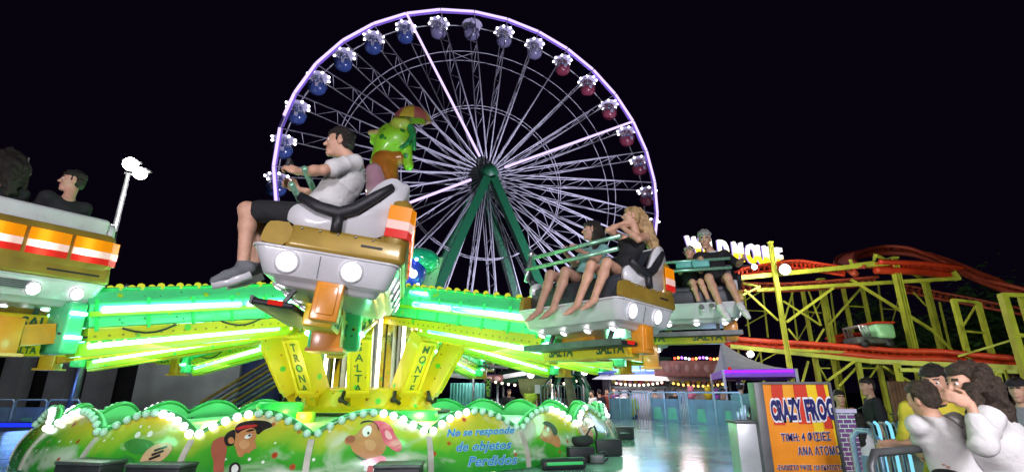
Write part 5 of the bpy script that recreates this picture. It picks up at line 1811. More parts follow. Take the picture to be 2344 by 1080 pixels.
# ---------------------------------------------------------------- the lit WILD MOUSE sign
ws = empty('illuminated_sign', P(1685, 600, 19.8))
tag(ws, 'glowing letter sign reading WILD MOUSE above the coaster', 'sign')
m = bpy.data.materials.new('sign_letter_glow'); m.use_nodes = True
t = m.node_tree; t.nodes.clear()
out = t.nodes.new('ShaderNodeOutputMaterial'); e = t.nodes.new('ShaderNodeEmission'); tc = t.nodes.new('ShaderNodeTexCoord'); sp = t.nodes.new('ShaderNodeSeparateXYZ'); cr = t.nodes.new('ShaderNodeValToRGB')
cr.color_ramp.elements[0].position = .40; cr.color_ramp.elements[0].color = (1.0, .62, .02, 1)
cr.color_ramp.elements[1].position = .62; cr.color_ramp.elements[1].color = (1.0, .93, .86, 1)
mr = t.nodes.new('ShaderNodeMapRange'); mr.inputs[1].default_value = -.42; mr.inputs[2].default_value = .42
t.links.new(tc.outputs['Object'], sp.inputs[0]); t.links.new(sp.outputs[1], mr.inputs[0]); t.links.new(mr.outputs[0], cr.inputs[0]); t.links.new(cr.outputs[0], e.inputs[0]); e.inputs[1].default_value = 2.2
t.links.new(e.outputs[0], out.inputs[0])
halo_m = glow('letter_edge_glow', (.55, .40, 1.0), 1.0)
wl = [('W', 1590, 567), ('I', 1614, 570), ('L', 1630, 572), ('D', 1656, 575), ('M', 1690, 579), ('O', 1721, 583), ('U', 1744, 586), ('S', 1762, 588), ('E', 1784, 591)]
a_, z_ = P(1590, 567, 19.2), P(1784, 591, 20.6)
xd = (z_ - a_); xd.z = 0; xd.normalize(); nd = xd.cross(UP)
for ch, px, py in wl:
    k = (px - 1590) / (1784 - 1590)
    p = P(px, py, 19.2 + 1.4 * k)
    o = text_obj('letter', ch, 1.1, m, Matrix.Diagonal((.62, 1, 1, 1)), ws, .06, .035)
    M = frame_M(p - ws.location, xd, UP, -nd if nd.y > 0 else nd)
    o.matrix_local = M
    o2 = text_obj('letter_edge', ch, 1.1, halo_m, Matrix.Diagonal((.62, 1, 1, 1)) @ Matrix.Translation((0, 0, -.07)), o, .03, .045)
b = MB()
pa, pb = P(1570, 602, 19.35), P(1800, 606, 20.75)
for dz in (0, .5): b.tube([pa - ws.location + UP * dz + Vector((0, .25, 0)), pb - ws.location + UP * dz + Vector((0, .25, 0))], .03, MAT['darkgrey'], 5)
b.build('sign_frame', None, ws)
# ================================================================ stalls, railings and small things
def thing_at(name, p, lab, cat, group=None):
    e = empty(name, p); tag(e, lab, cat, group); return e


# ---- lamp post on the left
lp = P(165, 925, 13); hd = P(290, 392, 13)
e = thing_at('lamp_post', (lp.x, lp.y, 0), 'tall grey lamp post with two glaring white heads', 'lamp post')
b = MB(); b.tube([(0, 0, 0), (0, 0, 3.5), (0, 0, hd.z - .1)], [.11, .09, .055], MAT['steel'], 10); b.build('pole', None, e)
b = MB(); b.beam((-.10, 0, hd.z - .06), (.36, 0, hd.z - .16), .05, .05, MAT['steel']); b.build('arm', None, e)
for px, py, r in ((299, 376, .19), (321, 397, .17)):
    p = P(px, py, 12.8)
    q = p - Vector((lp.x, lp.y, 0))
    b = MB(); b.box((q.x, q.y + .04, q.z + .10), (.40, .28, .06), MAT['darkgrey'], bev=.02); h = b.build('lamp_head', None, e)
    b = MB(); b.ball((q.x, q.y, q.z), (r, r, r), glow('street_lamp_glow', (1.0, .97, .93), 16), 14); b.build('lens', None, h)
lamp('street_light', 'POINT', P(305, 392, 12.2), 500, (1, .97, .92), .3)

# ---- dark building with pillars, grey wall
dark = mat('dark_facade', (.03, .032, .035), .8, var=.4, scale=.6); conc = mat('grey_concrete', (.34, .36, .38), .85, var=.25, scale=.8, bump=.3, bscale=6)
e = thing_at('building', (-22, 27, 0), 'dark low building with pillars behind the left railing', 'building')
b = MB(); b.box((0, 3, 2.2), (22, 5, 4.4), dark); b.box((0, 0, 4.2), (22, 6, .5), dark); b.build('wall', None, e)
for k, px in enumerate((40, 145, 232, -60)):
    p = P(px, 860, 25); b = MB(); b.box((p.x + 22, p.y - 27, 2.0), (.9, .7, 4.0), conc); b.build('pillar', None, e)
w0, w1 = P(302, 905, 19), P(540, 905, 19); wt = P(420, 800, 19).z
e = thing_at('wall', ((w0.x + w1.x) / 2, 19, 0), 'plain grey concrete wall behind the ride', 'wall')
b = MB(); b.box((0, .5, wt / 2), (w1.x - w0.x, 1.0, wt), conc, bev=.02); b.build('slab', None, e)
b = MB(); b.box((w1.x - w0.x) and ((w1.x - w0.x) / 2 + .7, .3, 1.5), (1.3, .8, 3.0), mat('blue_tarpaulin', (.02, .04, .14), .6, var=.4, bump=.4, bscale=3), bev=.2)
t_ = b.build('tarpaulin', None, None); t_.location = e.location; tag(t_, 'dark blue tarpaulin bundle beside the grey wall', 'tarpaulin')
# stack of loading ramps, slanting
rp = P(585, 900, 14.2)
e = thing_at('ramp_stack', (rp.x, rp.y, 0), 'slanted aluminium ramps and rails behind the dish', 'ramp')
for k in range(7):
    b = MB(); y = .25 * k; b.beam((-1.1, y * .3, .9 + .0 * k), (1.0, y * .3, 2.25), .10, .05, MAT['steel'] if k % 2 else MAT['gold'])
    o = b.build('rail', None, e); o.location = (-.10 * k, 0, .10 * k - .2)
b = MB(); b.box((0, 1, .5), (1.6, .3, 1.0), MAT['darkgrey']); b.build('support', None, e)

# ---- railings
blue_fr = mat('blue_railing_paint', (.45, .64, .85), .3, metal=.3, var=.15)
panel_b = mat('blue_panel', (.24, .36, .55), .3, var=.25, scale=2); panel_m = mat('mint_notice', (.20, .60, .45), .4)


def railing(p, q, lab, h=1.12, n=2, notice=True, bars=0, pm_=None, group='railings round the deck', fr=None):
    fr = fr or blue_fr
    p, q = Vector(p), Vector(q); c_ = (p + q) / 2; d = (q - p); L = d.length; d.normalize()
    e = empty('railing', c_); e.rotation_euler = (0, 0, math.atan2(d.y, d.x)); tag(e, lab, 'railing', group)
    b = MB(); b.tube([(-L / 2, 0, 0), (-L / 2, 0, h - .06), (-L / 2 + .06, 0, h), (L / 2 - .06, 0, h), (L / 2, 0, h - .06), (L / 2, 0, 0)], .024, fr, 6)
    b.tube([(-L / 2, 0, .16), (L / 2, 0, .16)], .018, fr, 6)
    for k in range(1, n): b.tube([(-L / 2 + L * k / n, 0, .1), (-L / 2 + L * k / n, 0, h)], .018, fr, 6)
    b.build('frame', None, e)
    if bars:
        b = MB()
        for k in range(1, bars): b.tube([(-L / 2 + L * k / bars, 0, .16), (-L / 2 + L * k / bars, 0, h)], .013, fr, 5)
        b.build('infill', None, e)
    else:
        b = MB(); b.box((0, 0, h * .52), (L - .1, .012, h * .66), pm_ or panel_b); b.build('panel', None, e)
    if notice:
        for k in range(n):
            b = MB(); x = -L / 2 + L * (k + .5) / n
            b.prism([(-.17, -.15), (.17, -.15), (.14, .16), (-.14, .16)], (1, 0, 0), UP, (x, -.016, h * .5), .008, panel_m); b.build('notice', None, e)
    return e


zr = .0
RL = [((1362, 958), (1440, 960), 17.2), ]
pts = [PZ(1392, 957, ZD), PZ(1442, 960, ZD), PZ(1488, 962, ZD), PZ(1556, 967, ZD), PZ(1575, 969, ZD), PZ(1640, 975, ZD), PZ(1705, 985, ZD)]
zq = lambda p, z=.45: Vector((p.x + .12, p.y + .25, z))
railing(zq(pts[0]), zq(pts[1]), 'blue railing section at the left end of the far deck edge, no notice', 1.12, 2, False)
railing(zq(pts[1]), zq(pts[2]), 'blue railing of upright bars in front of the attendant', 1.12, 1, False, 7)
railing(zq(pts[2]), zq(pts[3]), 'blue railing panel with two mint notices to the right of the attendant', 1.12, 2, True)
railing(zq(pts[3]), zq(pts[4]), 'narrow blue gate of bright upright bars at the middle of the deck edge', 1.12, 1, False, 5)
railing(zq(pts[4]), zq(pts[5]), 'blue railing panel with one mint notice, in front of the person in green', 1.12, 1, True)
railing(zq(pts[5]), zq(pts[6]), 'blue railing panel with one mint notice close to the white cabinet', 1.12, 1, True)
# left railing
for k in range(3):
    a_, c_ = P(-40 + 75 * k, 925, 13.2 - .1 * k), P(32 + 75 * k, 925, 13.1 - .1 * k); a_.z = c_.z = .25
    railing(a_, c_, ['blue railing on the left, cut by the photo edge', 'blue railing on the left with a mint notice', 'blue railing on the left nearest the dish'][k], 1.15, 1, k == 1)
blue_glow = glow('blue_strip_glow', (.02, .05, 1.0), .9)
for k, (px, w) in enumerate(((28, .8), (70, .7), (112, .6))):
    p = P(px, 972, 12.7)
    e = thing_at('light_bar', p, ['blue light strip at the foot of the left railing, outermost', 'blue light strip at the foot of the left railing, middle', 'blue light strip at the foot of the left railing next to the dish'][k], 'light bar', 'blue light strips')
    b = MB(); b.tube([(-w / 2, 0, 0), (w / 2, 0, .0)], .05, blue_glow, 8); b.build('tube', None, e)
    b = MB(); b.box((0, .07, 0), (w, .05, .14), MAT['darkgrey'], bev=.01); b.build('housing', None, e)
p = P(60, 1003, 11.0)
e = thing_at('planter', (p.x, p.y, 0), 'low black tub with pale scroll pattern on the far left', 'tub')
b = MB(); b.box((0, 0, .42), (1.9, .6, .60), MAT['black'], bev=.08); b.build('tub', None, e)
b = MB()
for k in range(5): b.tube([(-.8 + .36 * k + .13 * math.cos(a), -.315, .52 + .07 * math.sin(a * 1.0)) for a in np.linspace(.3, 5.4, 12)], .012, MAT['gold'], 5)
b.build('scroll', None, e)
# light strips at the left rim of the dish
for k, (px0, py0, px1, py1) in enumerate(((102, 958, 128, 938), (150, 975, 160, 958))):
    a_, c_ = P(px0, py0, 7.0), P(px1, py1, 7.1)
    b = MB(); b.tube([a_, c_], .045, MAT['bulb'], 8)
    o = b.build('light_strip', None, dish); o.data.transform(DM)
p0 = [(1381, 926), (1396, 946)]
b = MB(); b.tube([P(1372, 922, 10.2), P(1384, 946, 9.9)], .05, MAT['bulb'], 8); o = b.build('light_strip', None, dish); o.data.transform(DM)

# ---- black cases and gear on the deck
def case(px, py, w, d, h, lab, rot=0.0, lid=True):
    p = PZ(px, py, ZD + .004)
    e = empty('case', p); e.rotation_euler = (0, 0, math.radians(rot)); tag(e, lab, 'case', 'black cases on the deck')
    b = MB(); b.box((0, 0, h / 2), (w, d, h), MAT['black'], bev=.015); b.build('body', None, e)
    if lid:
        b = MB(); b.box((0, 0, h + .012), (w * 1.03, d * 1.03, .03), MAT['darkgrey'], bev=.01); b.build('lid', None, e)
        b = MB(); b.tube([(-.08, -d / 2 - .012, h * .55), (-.08, -d / 2 - .04, h * .6), (.08, -d / 2 - .04, h * .6), (.08, -d / 2 - .012, h * .55)], .01, MAT['steel'], 6); b.build('handle', None, e)
    return e


case(205, 1106, .50, .30, .17, 'low black case at the foot of the frog panel', -12)
case(370, 1110, .52, .30, .16, 'low black case under the frog with a notice', -8)
case(912, 1108, .40, .28, .15, 'black case below the man with pink scarf', 3)
case(1324, 1056, .33, .24, .17, 'open black crate holding a dark bag beside the boards', 18, False)
case(1386, 1041, .36, .28, .20, 'black crate just behind the open one with the bag', 14, False)
case(1424, 1004, .36, .26, .18, 'smaller black case farthest along the deck', 6)
p = PZ(1332, 1056, ZD) + Vector((.02, .02, .21))
e = thing_at('bag', p, 'dark bag with a strap lying in the open crate', 'bag')
V, F = sdf_mesh('bag', [el((0, 0, 0), (.12, .09, .05), None, .04), rc((-.08, .02, .02), (.06, .0, .04), .045, .04, .05), rc((.0, 0, .0), (.11, .05, .03), .05, .03, .05)], .012, (), .006, 30)
link_mesh('body', np_mesh('body', V, F, [MAT['cloth_black']]), e)
b = MB(); b.tube([(.05, 0, .08), (.10, 0, .16), (.15, .02, .18), (.18, .03, .10), (.17, .03, .03)], .012, MAT['black'], 6); b.build('strap', None, e)
p = PZ(1366, 1060, ZD) + Vector((.0, .0, .05))
e = thing_at('cable_box', p, 'small dark junction box with cable loops in front of the crates', 'junction box')
b = MB(); b.box((0, 0, 0), (.16, .10, .09), MAT['darkgrey'], bev=.01); b.build('box', None, e)
b = MB(); b.tube([(.08 + .05 * math.cos(a), -.02, .03 + .05 * math.sin(a)) for a in np.linspace(0, 6.0, 14)], .012, MAT['black'], 6); b.build('cable', None, e)
p = PZ(1290, 1074, ZD) + Vector((0, -.0, .06))
e = thing_at('foam_roll', p, 'black padded bumper roll lying on the deck by the boards', 'bumper')
b = MB(); b.lathe([(0, -.24), (.05, -.24), (.06, -.22), (.06, .22), (.05, .24), (0, .24)], MAT['black'], 16, M=axis_M((0, 0, 0), (1, .25, .0))); b.build('roll', None, e)
b = MB(); b.lathe([(.061, -.2), (.0615, .2)], MAT['green'], 6, M=axis_M((0, 0, 0), (1, .25, 0)), a0=1.2, a1=1.7); b.build('edge_strip', None, e)

# ---- CRAZY FROG board
so = P(1745, 878, 5.0)
e = thing_at('price_board', (so.x, so.y, ZD), 'orange and yellow striped board reading CRAZY FROG with ride price', 'sign')
hz = so.z - ZD
Wb = P(1896, 876, 5.0).x - so.x
fr = mat('grey_board_frame', (.16, .16, .17), .5, metal=.4)
b = MB(); b.box((-.045, .06, hz / 2), (.085, .14, hz + .03), fr, bev=.006); b.box((Wb + .012, .04, hz / 2), (.022, .08, hz + .03), fr); b.box((Wb / 2, .04, hz + .008), (Wb, .08, .022), fr); b.box((Wb / 2, .05, hz / 2), (Wb, .04, hz), fr)
b.build('frame', None, e)
o_m = mat('board_orange', (.82, .27, .012), .4, var=.08); y_m = mat('board_yellow', (.84, .58, .015), .4, var=.05); r_m = mat('board_red', (.62, .045, .02), .4, var=.08); o2 = mat('board_light_orange', (.85, .36, .02), .4, var=.06)
b = MB(); b.box((Wb / 2, .022, hz / 2), (Wb - .004, .008, hz - .004), o_m); face = b.build('face', None, e)
X = lambda px, row: (px - (1745 + (row - 878) * .150)) / (1150 * 1.0) * 4.80
stripes = [(1766, 1792, r_m, .37), (1792, 1816, o2, .30), (1816, 1846, r_m, .36), (1846, 1868, y_m, .44), (1868, 1887, r_m, .40), (1887, 1897, y_m, hz - .004)]
b = MB()
for k, (x0, x1, mm, ln) in enumerate(stripes):
    a0, a1 = X(x0, 878), min(Wb - .003, X(x1, 878))
    q = .012 * (k - 2)
    b.add([(a0, .0155, hz - .003), (a1, .0155, hz - .003), (min(Wb - .003, a1 + q), .0155, hz - ln), (min(Wb - .004, a0 + q), .0155, hz - ln)], [(0, 1, 2, 3)], mm)
b.build('stripes', None, face)
navy = mat('navy_print', (.012, .012, .13), .4, var=.05); wht = mat('white_print', (.82, .82, .84), .4, var=.03)


def btext(body, x, z, size, sx, off=.012, name='lettering', rot=0.0):
    for m_, of, y in ((wht, off, .012), (navy, off * .42, .006)):
        M = Matrix.Translation((x, y, z)) @ frame_M((0, 0, 0), (1, 0, 0), (0, 0, 1), (0, -1, 0)) @ Matrix.Rotation(rot, 4, 'Z') @ Matrix.Diagonal((sx, 1, 1, 1))
        text_obj(name, body, size, m_, M, face, .001, of, spacing=1.12)


btext('CRAZY', .192, hz - .245, .235, .345, .030, rot=.03); btext('FROG', .512, hz - .24, .245, .40, .030, rot=.03)
btext('TIMH: 4 ΦΙΣΙΕΣ', .34, hz - .475, .095, .62, .005, rot=.02)
btext('ΑΝΑ ΑΤΟΜΟ', .44, hz - .595, .095, .62, .005, rot=.02)
btext('-ΕΛΑΧΙΣΤΟ ΥΨΟΣ 120 ΕΚΑΤΟΣΤΑ', .33, hz - .735, .055, .62, .003)
btext('-ΜΕΧΡΙ 3 ΑΤΟΜΩΝ ΑΝΑ ΒΑΓΟΝΙ', .35, hz - .815, .055, .62, .003)
# cabinet left of it
cp = P(1690, 968, 5.05)
e = thing_at('metal_cabinet', (cp.x + .12, cp.y + .1, ZD), 'pale grey metal cabinet standing left of the price board', 'cabinet')
ch = cp.z - ZD
b = MB(); b.box((0, 0, ch / 2), (.28, .2, ch), mat('pale_grey_metal', (.50, .52, .55), .35, metal=.3, var=.08), bev=.008); b.build('body', None, e)
b = MB(); b.box((0, 0, ch + .012), (.31, .23, .022), MAT['darkgrey'], bev=.004); b.build('top', None, e)
b = MB()
for k in range(6): b.tube([(-.06 + .035 * k, .03, ch + .02), (-.055 + .037 * k, .03, ch + .10 + .03 * (k % 3))], .012, MAT['steel'] if k > 2 else blue_fr, 6)
b.build('peg', None, e)
# brick pier right of it
bp = P(1932, 945, 5.6)
e = thing_at('brick_pier', (bp.x + .02, bp.y + .2, 0), 'purple brick pier right behind the price board', 'pier')
m_, t_, bs = base_mat('purple_brick')
br = t_.nodes.new('ShaderNodeTexBrick'); br.inputs['Color1'].default_value = (.13, .03, .10, 1); br.inputs['Color2'].default_value = (.09, .02, .08, 1); br.inputs['Mortar'].default_value = (.45, .42, .30, 1)
br.inputs['Scale'].default_value = 5.5; br.inputs['Mortar Size'].default_value = .02
mp = t_.nodes.new('ShaderNodeMapping'); mp.inputs['Rotation'].default_value = (math.radians(90), 0, 0); tc = t_.nodes.new('ShaderNodeTexCoord')
t_.links.new(tc.outputs['Object'], mp.inputs[0]); t_.links.new(mp.outputs[0], br.inputs[0]); t_.links.new(br.outputs[0], bs.inputs['Base Color']); bs.inputs['Roughness'].default_value = .8
b = MB(); b.box((0, 0, bp.z / 2), (.26, .26, bp.z), m_); b.build('shaft', None, e)
b = MB(); b.box((0, 0, bp.z + .02), (.30, .30, .04), mat('pier_cap', (.40, .25, .30), .6)); b.build('cap', None, e)

# ---- barriers in front of the onlookers
cyan_glow = glow('cyan_tube_glow', (.25, .75, 1.0), 1.1)
for k, (px, Y) in enumerate(((1995, 4.4), (2022, 4.2))):
    p = P(px, 965, Y)
    e = thing_at('light_tube', (p.x, p.y, .5), ['row of bent cyan light tubes on the left of the barrier', 'row of bent cyan light tubes closest to the leaning boy'][k], 'light tube')
    for q in range(4):
        b = MB(); x = .05 * q; b.tube([(x, 0, 0), (x, 0, p.z - .58), (x - .02, -.02, p.z - .52), (x - .06, -.05, p.z - .5)], .012, cyan_glow if q % 2 else MAT['steel'], 8); b.build('tube', None, e)
a_, c_ = P(1948, 990, 4.6), P(2006, 990, 4.4); a_.z = c_.z = 0
railing(a_, c_, 'blue panel barrier between the price board and the cyan tubes', P(1975, 985, 4.5).z, 1, False, 0, None, 'barriers by the onlookers')
a_, c_ = P(1990, 1052, 3.0), P(2128, 1010, 3.3); zt = P(2060, 1030, 3.15).z; a_.z = c_.z = 0
e = railing(a_, c_, 'grey panel barrier with dark top rail under the leaning boy', zt, 1, False, 0, mat('grey_panel', (.20, .21, .22), .5), 'barriers by the onlookers', MAT['darkgrey'])
L_ = (c_ - a_).length
b = MB(); b.box((0, -.02, zt - .20), (.16, .008, .16), wht); b.build('poster', None, e)
b = MB(); b.box((.0, -.026, zt - .17), (.11, .003, .04), r_m); b.box((.0, -.026, zt - .235), (.12, .003, .03), r_m); b.build('print', None, e)

# ---- wooden fence and hedge behind
wood = mat('brown_slats', (.22, .12, .06), .75, var=.35, scale=4)
f0, f1 = P(2036, 885, 9.2), P(2120, 885, 9.0)
e = thing_at('wooden_fence', (f0.x, f0.y, 0), 'low brown slatted fence behind the man in black', 'fence')
fh = P(2070, 872, 9.1).z
n_ = 14; d = (f1 - f0); d.z = 0
for k in range(n_):
    q = d * (k / n_) * 1.4; b = MB(); b.box((q.x, q.y, fh / 2 + .05), (.055, .02, fh - .1), wood); b.build('slat', None, e)
b = MB()
for z in (fh * .35, fh * .92): b.beam(Vector((0, .02, z)), Vector((d.x * 1.4, d.y * 1.4 + .02, z)), .03, .07, wood)
b.build('rail', None, e)
leafm = [mat('leaf_dark', (.02, .06, .015), .6, var=.3), mat('leaf_mid', (.04, .11, .02), .6, var=.3)]


def leaves(parent, name, c, r, n, size, seed):
    rg = random.Random(seed); b = MB()
    clumps = [(Vector((c[0] + rg.gauss(0, r[0] * .45), c[1] + rg.gauss(0, r[1] * .45), c[2] + rg.gauss(0, r[2] * .4))), rg.uniform(.25, .5)) for _ in range(16)]
    for k in range(n):
        cc, cr_ = rg.choice(clumps)
        p = cc + Vector((rg.gauss(0, 1) * r[0], rg.gauss(0, 1) * r[1], rg.gauss(0, 1) * r[2])) * cr_ * .8
        a = Vector((rg.uniform(-1, 1), rg.uniform(-1, 1), rg.uniform(-.6, .6))).normalized(); u = a.orthogonal().normalized()
        s = size * rg.uniform(.6, 1.4)
        b.add([p - a * s, p + u * s * .45, p + a * s, p - u * s * .45], [(0, 1, 2, 3)], leafm[k % 2])
    return b.build(name, None, parent, fix=False)


h0 = P(2075, 935, 8.9)
e = thing_at('hedge', (h0.x, h0.y, 0), 'clipped dark green hedge in front of the wooden fence', 'hedge')
leaves(e, 'foliage', (0, 0, .75), (.9, .3, .45), 1400, .05, 3)
for px, py, Y, r, lab in ((2020, 775, 26, (2.2, 1.8, 1.5), 'dark tree behind the coaster cart'), (2285, 765, 24, (2.8, 2.0, 2.2), 'dark bushy tree at the right behind the coaster frames'), (2175, 790, 27, (1.8, 1.6, 1.2), 'smaller dark tree between the other two behind the coaster')):
    p = P(px, py, Y); e = thing_at('tree', (p.x, p.y, 0), lab, 'tree', 'trees behind the coaster')
    b = MB(); b.tube([(0, 0, 0), (.1, 0, p.z * .5), (-.1, .1, p.z)], [.25, .18, .06], wood, 8)
    for s in (-1, 1): b.tube([(.1, 0, p.z * .5), (s * r[0] * .5, 0, p.z + r[2] * .1)], [.12, .04], wood, 6)
    b.build('trunk', None, e)
    leaves(e, 'crown', (0, 0, p.z), r, 2600, .17, int(px))

# ---- tent
tp = P(1650, 782, 15.5); te = [P(1655, 842, 13.8), P(1822, 846, 13.2), P(1800, 832, 17.5), P(1625, 830, 17.5)]
ez = (te[0].z + te[1].z) / 2
e = thing_at('tent', (tp.x, tp.y, 0), 'pale peaked tent canopy with a violet lit valance', 'tent')
o3 = Vector((tp.x, tp.y, 0))
can = mat('tent_fabric', (.42, .40, .45), .8, var=.1, bump=.2, bscale=2)
b = MB(); rows = []
cor = [Vector((v.x, v.y, ez)) - o3 for v in te]
ap = tp - o3
for k in range(9):
    t = k / 8; row = []
    for i in range(4):
        for j in range(8):
            q = cor[i].lerp(cor[(i + 1) % 4], j / 8)
            p = q.lerp(ap, t); p.z = ez + (ap.z - ez) * (t ** 1.9)
            row.append(p)
    rows.append(row)
b.grid(rows, can, True, closed=True); b.build('canopy', None, e)
for i in range(4): b = MB(); b.tube([Vector((cor[i].x, cor[i].y, 0)), cor[i]], .04, MAT['white'], 8); b.build('leg', None, e)
vm = mat('violet_valance', (.30, .10, .60), .6)
vl = glow('violet_strip_glow', (.30, .02, 1.0), 2.2)
b = MB()
for i in range(4):
    p, q = cor[i], cor[(i + 1) % 4]; b.beam(p - UP * .10, q - UP * .10, .012, .20, vm, up=UP)
b.build('valance', None, e)
b = MB(); b.tube([cor[0] - UP * .06 - Vector((0, .04, 0)), cor[0].lerp(cor[1], .95) - UP * .06 - Vector((0, .04, 0))], .035, vl, 6); b.build('light_strip', None, e)
b = MB(); b.ball(tuple(cor[0] + Vector((.15, -.06, .02))), .05, MAT['redlens'], 8); b.build('marker_lamp', None, e)

# ---- signs over the stalls
def board(px0, px1, py0, py1, Y, name, lab, cat, m):
    p = P((px0 + px1) / 2, (py0 + py1) / 2, Y); w = (px1 - px0) * Y / 1150; h = (py1 - py0) * Y / 1150
    e = thing_at(name, p, lab, cat); b = MB(); b.box((0, 0, 0), (w, .12, h), m, bev=.02); b.build('board', None, e)
    return e, w, h


navy_s = mat('navy_sign', (.02, .05, .22), .5, var=.3, scale=3); mar = mat('maroon_sign', (.16, .05, .05), .5, var=.4, scale=4)
e, w, h = board(1368, 1505, 826, 856, 22, 'stall_sign', 'long navy blue stall sign with pale blocks', 'sign', navy_s)
b = MB()
for k in range(9): b.box((-w / 2 + .25 + k * w / 9.4, -.07, .0), (.14 + .08 * (k % 3), .02, .26), MAT['cloth_teal']);
b.build('print', None, e)
e, w, h = board(1500, 1655, 826, 860, 21, 'stall_sign', 'maroon stall sign under a string of coloured bulbs', 'sign', mar)
b = MB(); 
for k in range(6): b.ball((-.9 + .4 * k, -.07, .04 * (k % 2)), (.14, .02, .18), mat('sign_print', (.20, .09, .10), .5), 10)
b.build('print', None, e)
cols = [glow('red_bulb_glow', (1, .08, .04), 4), MAT['bulb'], glow('violet_bulb_glow', (.45, .15, 1), 4), glow('amber_bulb_glow', (1, .5, .1), 4)]
for k in range(14):
    b = MB(); b.ball((-.55 + k * .145, -.02, h / 2 + .09 + .03 * math.sin(k)), .055, cols[(k * 3 + k // 4) % 4], 8); b.build('bulb', None, e)
# awnings and prize stall
cx = P(1460, 880, 22)
e = thing_at('prize_stall', (cx.x, 22, 0), 'prize stall with white lit awning and printed counter', 'stall')
X_ = lambda px, Y=22: P(px, 880, Y).x - cx.x
Z_ = lambda py, Y=22: P(1460, py, Y).z
aw = mat('awning_white', (.72, .72, .78), .6, var=.08)
b = MB()
b.grid([[(X_(1350), -.6, Z_(868)), (X_(1525), -.6, Z_(872))], [(X_(1375), .0, Z_(858)), (X_(1525), .0, Z_(856))], [(X_(1375), 1.0, Z_(852)), (X_(1525), 1.0, Z_(850))]], aw)
b.build('awning', None, e)
b = MB(); b.grid([[(X_(1528), -.6, Z_(872)), (X_(1675), -.6, Z_(872))], [(X_(1528), 0, Z_(858)), (X_(1665), .0, Z_(864))]], mat('awning_brown', (.30, .20, .18), .7)); b.build('side_awning', None, e)
for px in (1396, 1524, 1530, 1668): b = MB(); b.tube([(X_(px), -.1, 0), (X_(px), -.1, Z_(858))], .05, MAT['darkgrey'], 8); b.build('post', None, e)
pc = mat('printed_counter', (.30, .28, .34), .6, var=.45, scale=2.5)
for px0, px1 in ((1400, 1520), (1534, 1660)):
    b = MB(); b.box(((X_(px0) + X_(px1)) / 2, .3, Z_(888) / 2), (X_(px1) - X_(px0), .6, Z_(888)), pc, bev=.02); b.build('counter', None, e)
    b = MB(); b.box(((X_(px0) + X_(px1)) / 2, .25, Z_(886)), (X_(px1) - X_(px0) + .1, .8, .08), MAT['darkgrey']); b.build('counter_top', None, e)
b = MB(); b.box(((X_(1400) + X_(1660)) / 2, 2.2, Z_(860) / 2), (X_(1660) - X_(1400), .1, Z_(858)), mat('stall_back', (.10, .08, .12), .8, var=.3)); b.build('back_wall', None, e)
lamp('stall_light', 'AREA', (cx.x + .2, 21.6, Z_(852)), 45, (1, .88, .75), 1.5, (cx.x + .2, 22.4, 0))
lamp('stall_light', 'AREA', (cx.x - .5, 20.6, Z_(846)), 35, (.85, .85, 1), 1.0, (cx.x - .5, 21.8, Z_(862)))
tc_ = [mat('toy_yellow', (.80, .60, .05), .7), mat('toy_red', (.70, .06, .08), .7), mat('toy_pink', (.80, .25, .40), .7), mat('toy_white', (.75, .72, .65), .7), mat('toy_orange', (.80, .35, .05), .7)]
for k in range(20):
    px = 1405 + k * 12.4 + (8 if k > 9 else 0)
    p = P(px, 871 + (k % 2) * 3, 22.2)
    b = MB(); mm = tc_[(k * 2 + k // 3) % 5]
    b.ball((0, 0, 0), (.10, .09, .12), mm, 10); b.ball((0, -.01, .15), .085, mm, 10); b.ball((-.06, 0, .22), .03, mm, 6); b.ball((.06, 0, .22), .03, mm, 6); b.tube([(0, 0, .2), (0, 0, .45)], .008, MAT['black'], 4)
    o = b.build('plush_toy'); o.location = p
    tag(o, 'small plush prize hanging in the row under the stall awning', 'plush toy', 'plush prizes under the awning')
for px, py, c_, lab in ((1582, 890, 2, 'big pink plush toy hanging in front of the right counter'), (1621, 890, 0, 'yellow plush toy hanging at the right end of the stall'), (1639, 897, None, 'violet balloon-like plush near the person in green')):
    p = P(px, py + 14, 20.5); mm = tc_[c_] if c_ is not None else mat('toy_violet', (.35, .08, .60), .6)
    b = MB(); b.ball((0, 0, 0), (.26, .2, .3), mm, 12); b.ball((0, -.03, .38), .2, mm, 12); b.ball((-.14, 0, .55), .07, mm, 8); b.ball((.14, 0, .55), .07, mm, 8); b.ball((-.24, -.05, .05), .09, mm, 8); b.ball((.24, -.05, .05), .09, mm, 8); b.tube([(0, 0, .5), (0, 0, 1.2)], .01, MAT['black'], 4)
    o = b.build('plush_toy'); o.location = p; o.scale = (.6, .6, .6); tag(o, lab, 'plush toy')

